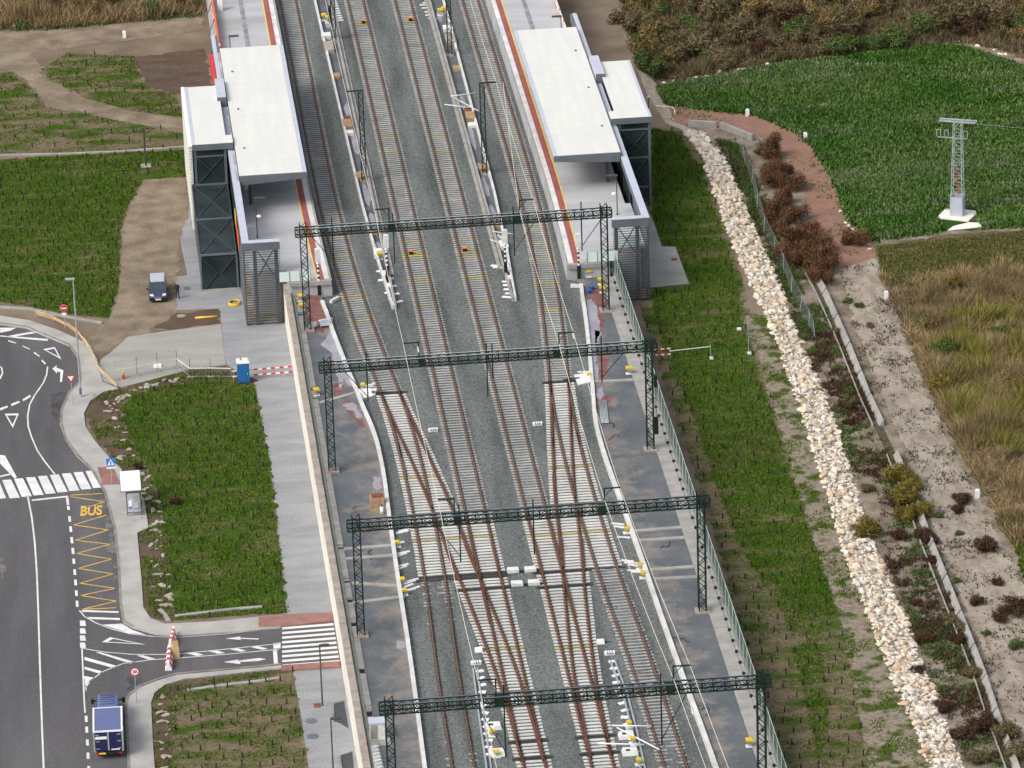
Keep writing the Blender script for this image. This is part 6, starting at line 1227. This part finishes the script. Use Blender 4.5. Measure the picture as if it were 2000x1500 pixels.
while n < 150:
    x = rb_.uniform(1160,2060); y = rb_.uniform(-60,150); lim = 148-(x-1290)*.105 if x > 1290 else 178
    if y > lim or (x < 1240 and y > 60+ (x-1160)*1.2) or (x < 1215 and 25 < y < 130): continue
    m_ = rb_.choices(['bush_grey','bush_tan','bush_dark','bush_green'], [.5,.2,.14,.16])[0]; nm = {'bush_grey':'grey brown','bush_tan':'tan','bush_dark':'dark brown','bush_green':'dull green'}[m_]
    bush(x, y, ZF, rb_.uniform(1.3,2.6), m_, nm+' bush in the far scrubland beyond the crop field', nm+' bushes in the far scrubland', rb_.uniform(.8,1.2)); n += 1
for i in range(26):
    x = rb_.uniform(-20,385); y = rb_.uniform(-25,34); m_ = rb_.choice(['bush_tan','bush_green','bush_dark','bush_tan']); nm = {'bush_tan':'tan','bush_dark':'dark brown','bush_green':'dull green'}[m_]
    bush(x, y, ZP, rb_.uniform(1.1,2.0), m_, nm+' bush among the reeds left of the platforms', nm+' bushes in the left reeds', 1.1)
for i in range(34):
    x = rb_.uniform(1740,2050); y = rb_.uniform(545,1060)
    if y > 560+(x-1720)*1.75: continue
    m_ = rb_.choice(['bush_grey','bush_tan','bush_tan','bush_olive','bush_green']); nm = {'bush_grey':'grey brown','bush_tan':'straw coloured','bush_olive':'olive','bush_green':'dull green'}[m_]
    bush(x, y, ZF, rb_.uniform(.9,1.7), m_, nm+' bush growing amid the tall dry grass', nm+' bushes in the dry grass', rb_.uniform(.7,1.1))
for x, y, r, lb in [(345,985,.6,'brown shrub at the edge of the bus stop lawn'), (270,915,.55,'small dark shrub in the ditch behind the bus shelter')]: bush(x, y, ZP, r, 'bush_dark', lb, None)
mat('sapling_tube', (.020,.022,.016), .9, v=.3)
# saplings in dark tubes, planted in rows
sp = MB().tube((0,0,0),(0,0,.44),.062,6); 
for i in range(7): a = i*.9; sp.add([(0.03*math.cos(a),.03*math.sin(a),.42),(.03*math.cos(a+1.5),.03*math.sin(a+1.5),.42),(.13*math.cos(a+.7),.13*math.sin(a+.7),.55+.03*i)], [(0,1,2)])
spm = sp.mesh('sapling', 'sapling_tube'); SAP = []
for poly, z, d, W in ((LAWN1,ZP,1.55,'upper left lawn'), (LAWN2,ZP,1.6,'lawn beside the bus stop'), (LAWN3,ZP,1.5,'bottom left lawn'), (LAWN4,ZP,2.6,'grass beside the brown field'), (LAWN5,ZP,2.6,'far left ground'), (LAWNR,ZP,1.75,'long right lawn')):
    W_ = [(q.x, q.y) for q in PL(poly, z)]; a = np.array(W_); lo, hi = a.min(0), a.max(0); g = [(x+RNG.uniform(-.4,.4)+(j % 2)*d*.5, y+RNG.uniform(-.4,.4)) for j, y in enumerate(np.arange(lo[1], hi[1], d*1.25)) for x in np.arange(lo[0], hi[0], d)]
    g = np.array(g); g = g[inpoly(g, W_) & ~inpoly(g, EXC)]; SAP += [(q[0], q[1], z, W) for q in g]
SAP = [q for q in SAP if q[1] > -82]; SAP.sort(key=lambda q: q[1])
m = MB()
for i, (x, y, z, W) in enumerate(SAP):
    if i < 300: o = inst('sapling', spm, None, (x, y, z+.01), RNG.uniform(0,6)); o.rotation_euler.x = RNG.normal(0,.1); tag(o, 'dark tubed sapling planted in the '+W, 'sapling', 'saplings in the '+W)
    else: m.add([(v.co.x+x, v.co.y+y, v.co.z+z+.01) for v in spm.vertices], [list(p_.vertices) for p_ in spm.polygons])
if m.v: tag(m.build('saplings', 'sapling_tube'), 'farther rows of dark tubed saplings', 'saplings', None, 'stuff')
# rubble along the stony ditch and other loose stones
r = random.Random(31)
for line, z, nst, lb, gp in (([(205,805),(222,785),(255,768),(300,752),(352,741)],ZP,26,'pale broken kerb stone curving along the top of the ditch','stones at the top of the ditch'), ([(218,800),(240,850),(262,890),(284,935),(300,985),(312,1050),(322,1120),(332,1185)],ZP,40,'pale stone lining the ditch behind the bus shelter','stones in the ditch'), ([(232,880),(262,930),(285,990),(298,1060),(306,1130),(318,1195)],ZP,18,'grey stone on the sidewalk side of the ditch','stones by the sidewalk'), ([(326,1352),(318,1390),(322,1440),(318,1500)],ZP,16,'pale rubble beside the bottom left sidewalk','rubble by the bottom sidewalk'), ([(1280,165),(1400,142),(1500,128)],ZF,8,'pale stone along the far edge of the crop field','stones by the crop field'), ([(1780,92),(1860,80),(1930,95),(1985,112)],ZF,10,'pale stone heap at the far corner of the crop field','stones at the crop corner'), ([(1690,490),(1705,480),(1660,440),(1640,390)],ZF,9,'pale stone along the lower bend of the pink path','stones by the pink path')):
    q = PL(line, z); L_ = [0]
    for a, b in zip(q, q[1:]): L_.append(L_[-1]+(b-a).length)
    for i in range(nst):
        u = (i+r.uniform(.1,.9))/nst*L_[-1]; k = max(j for j in range(len(L_)) if L_[j] <= u); k = min(k, len(q)-2); p_ = q[k].lerp(q[k+1], (u-L_[k])/(L_[k+1]-L_[k]))
        s = r.uniform(.15,.46); o = inst('stone', (RU[i % 3] if 'ditch' in gp or 'sidewalk' in gp else RM[(1,3,0)[i % 3]]), None, p_+Vector((r.uniform(-.45,.45),r.uniform(-.6,.6),s*.15)), 0, (s*r.uniform(1,1.6),s,s*.7)); o.rotation_euler = (r.uniform(-.2,.2),r.uniform(-.2,.2),r.random()*6.28); tag(o, lb, 'stone', gp)
# render settings
SC.render.resolution_x = 1024; SC.render.resolution_y = 768; SC.render.engine = 'CYCLES'
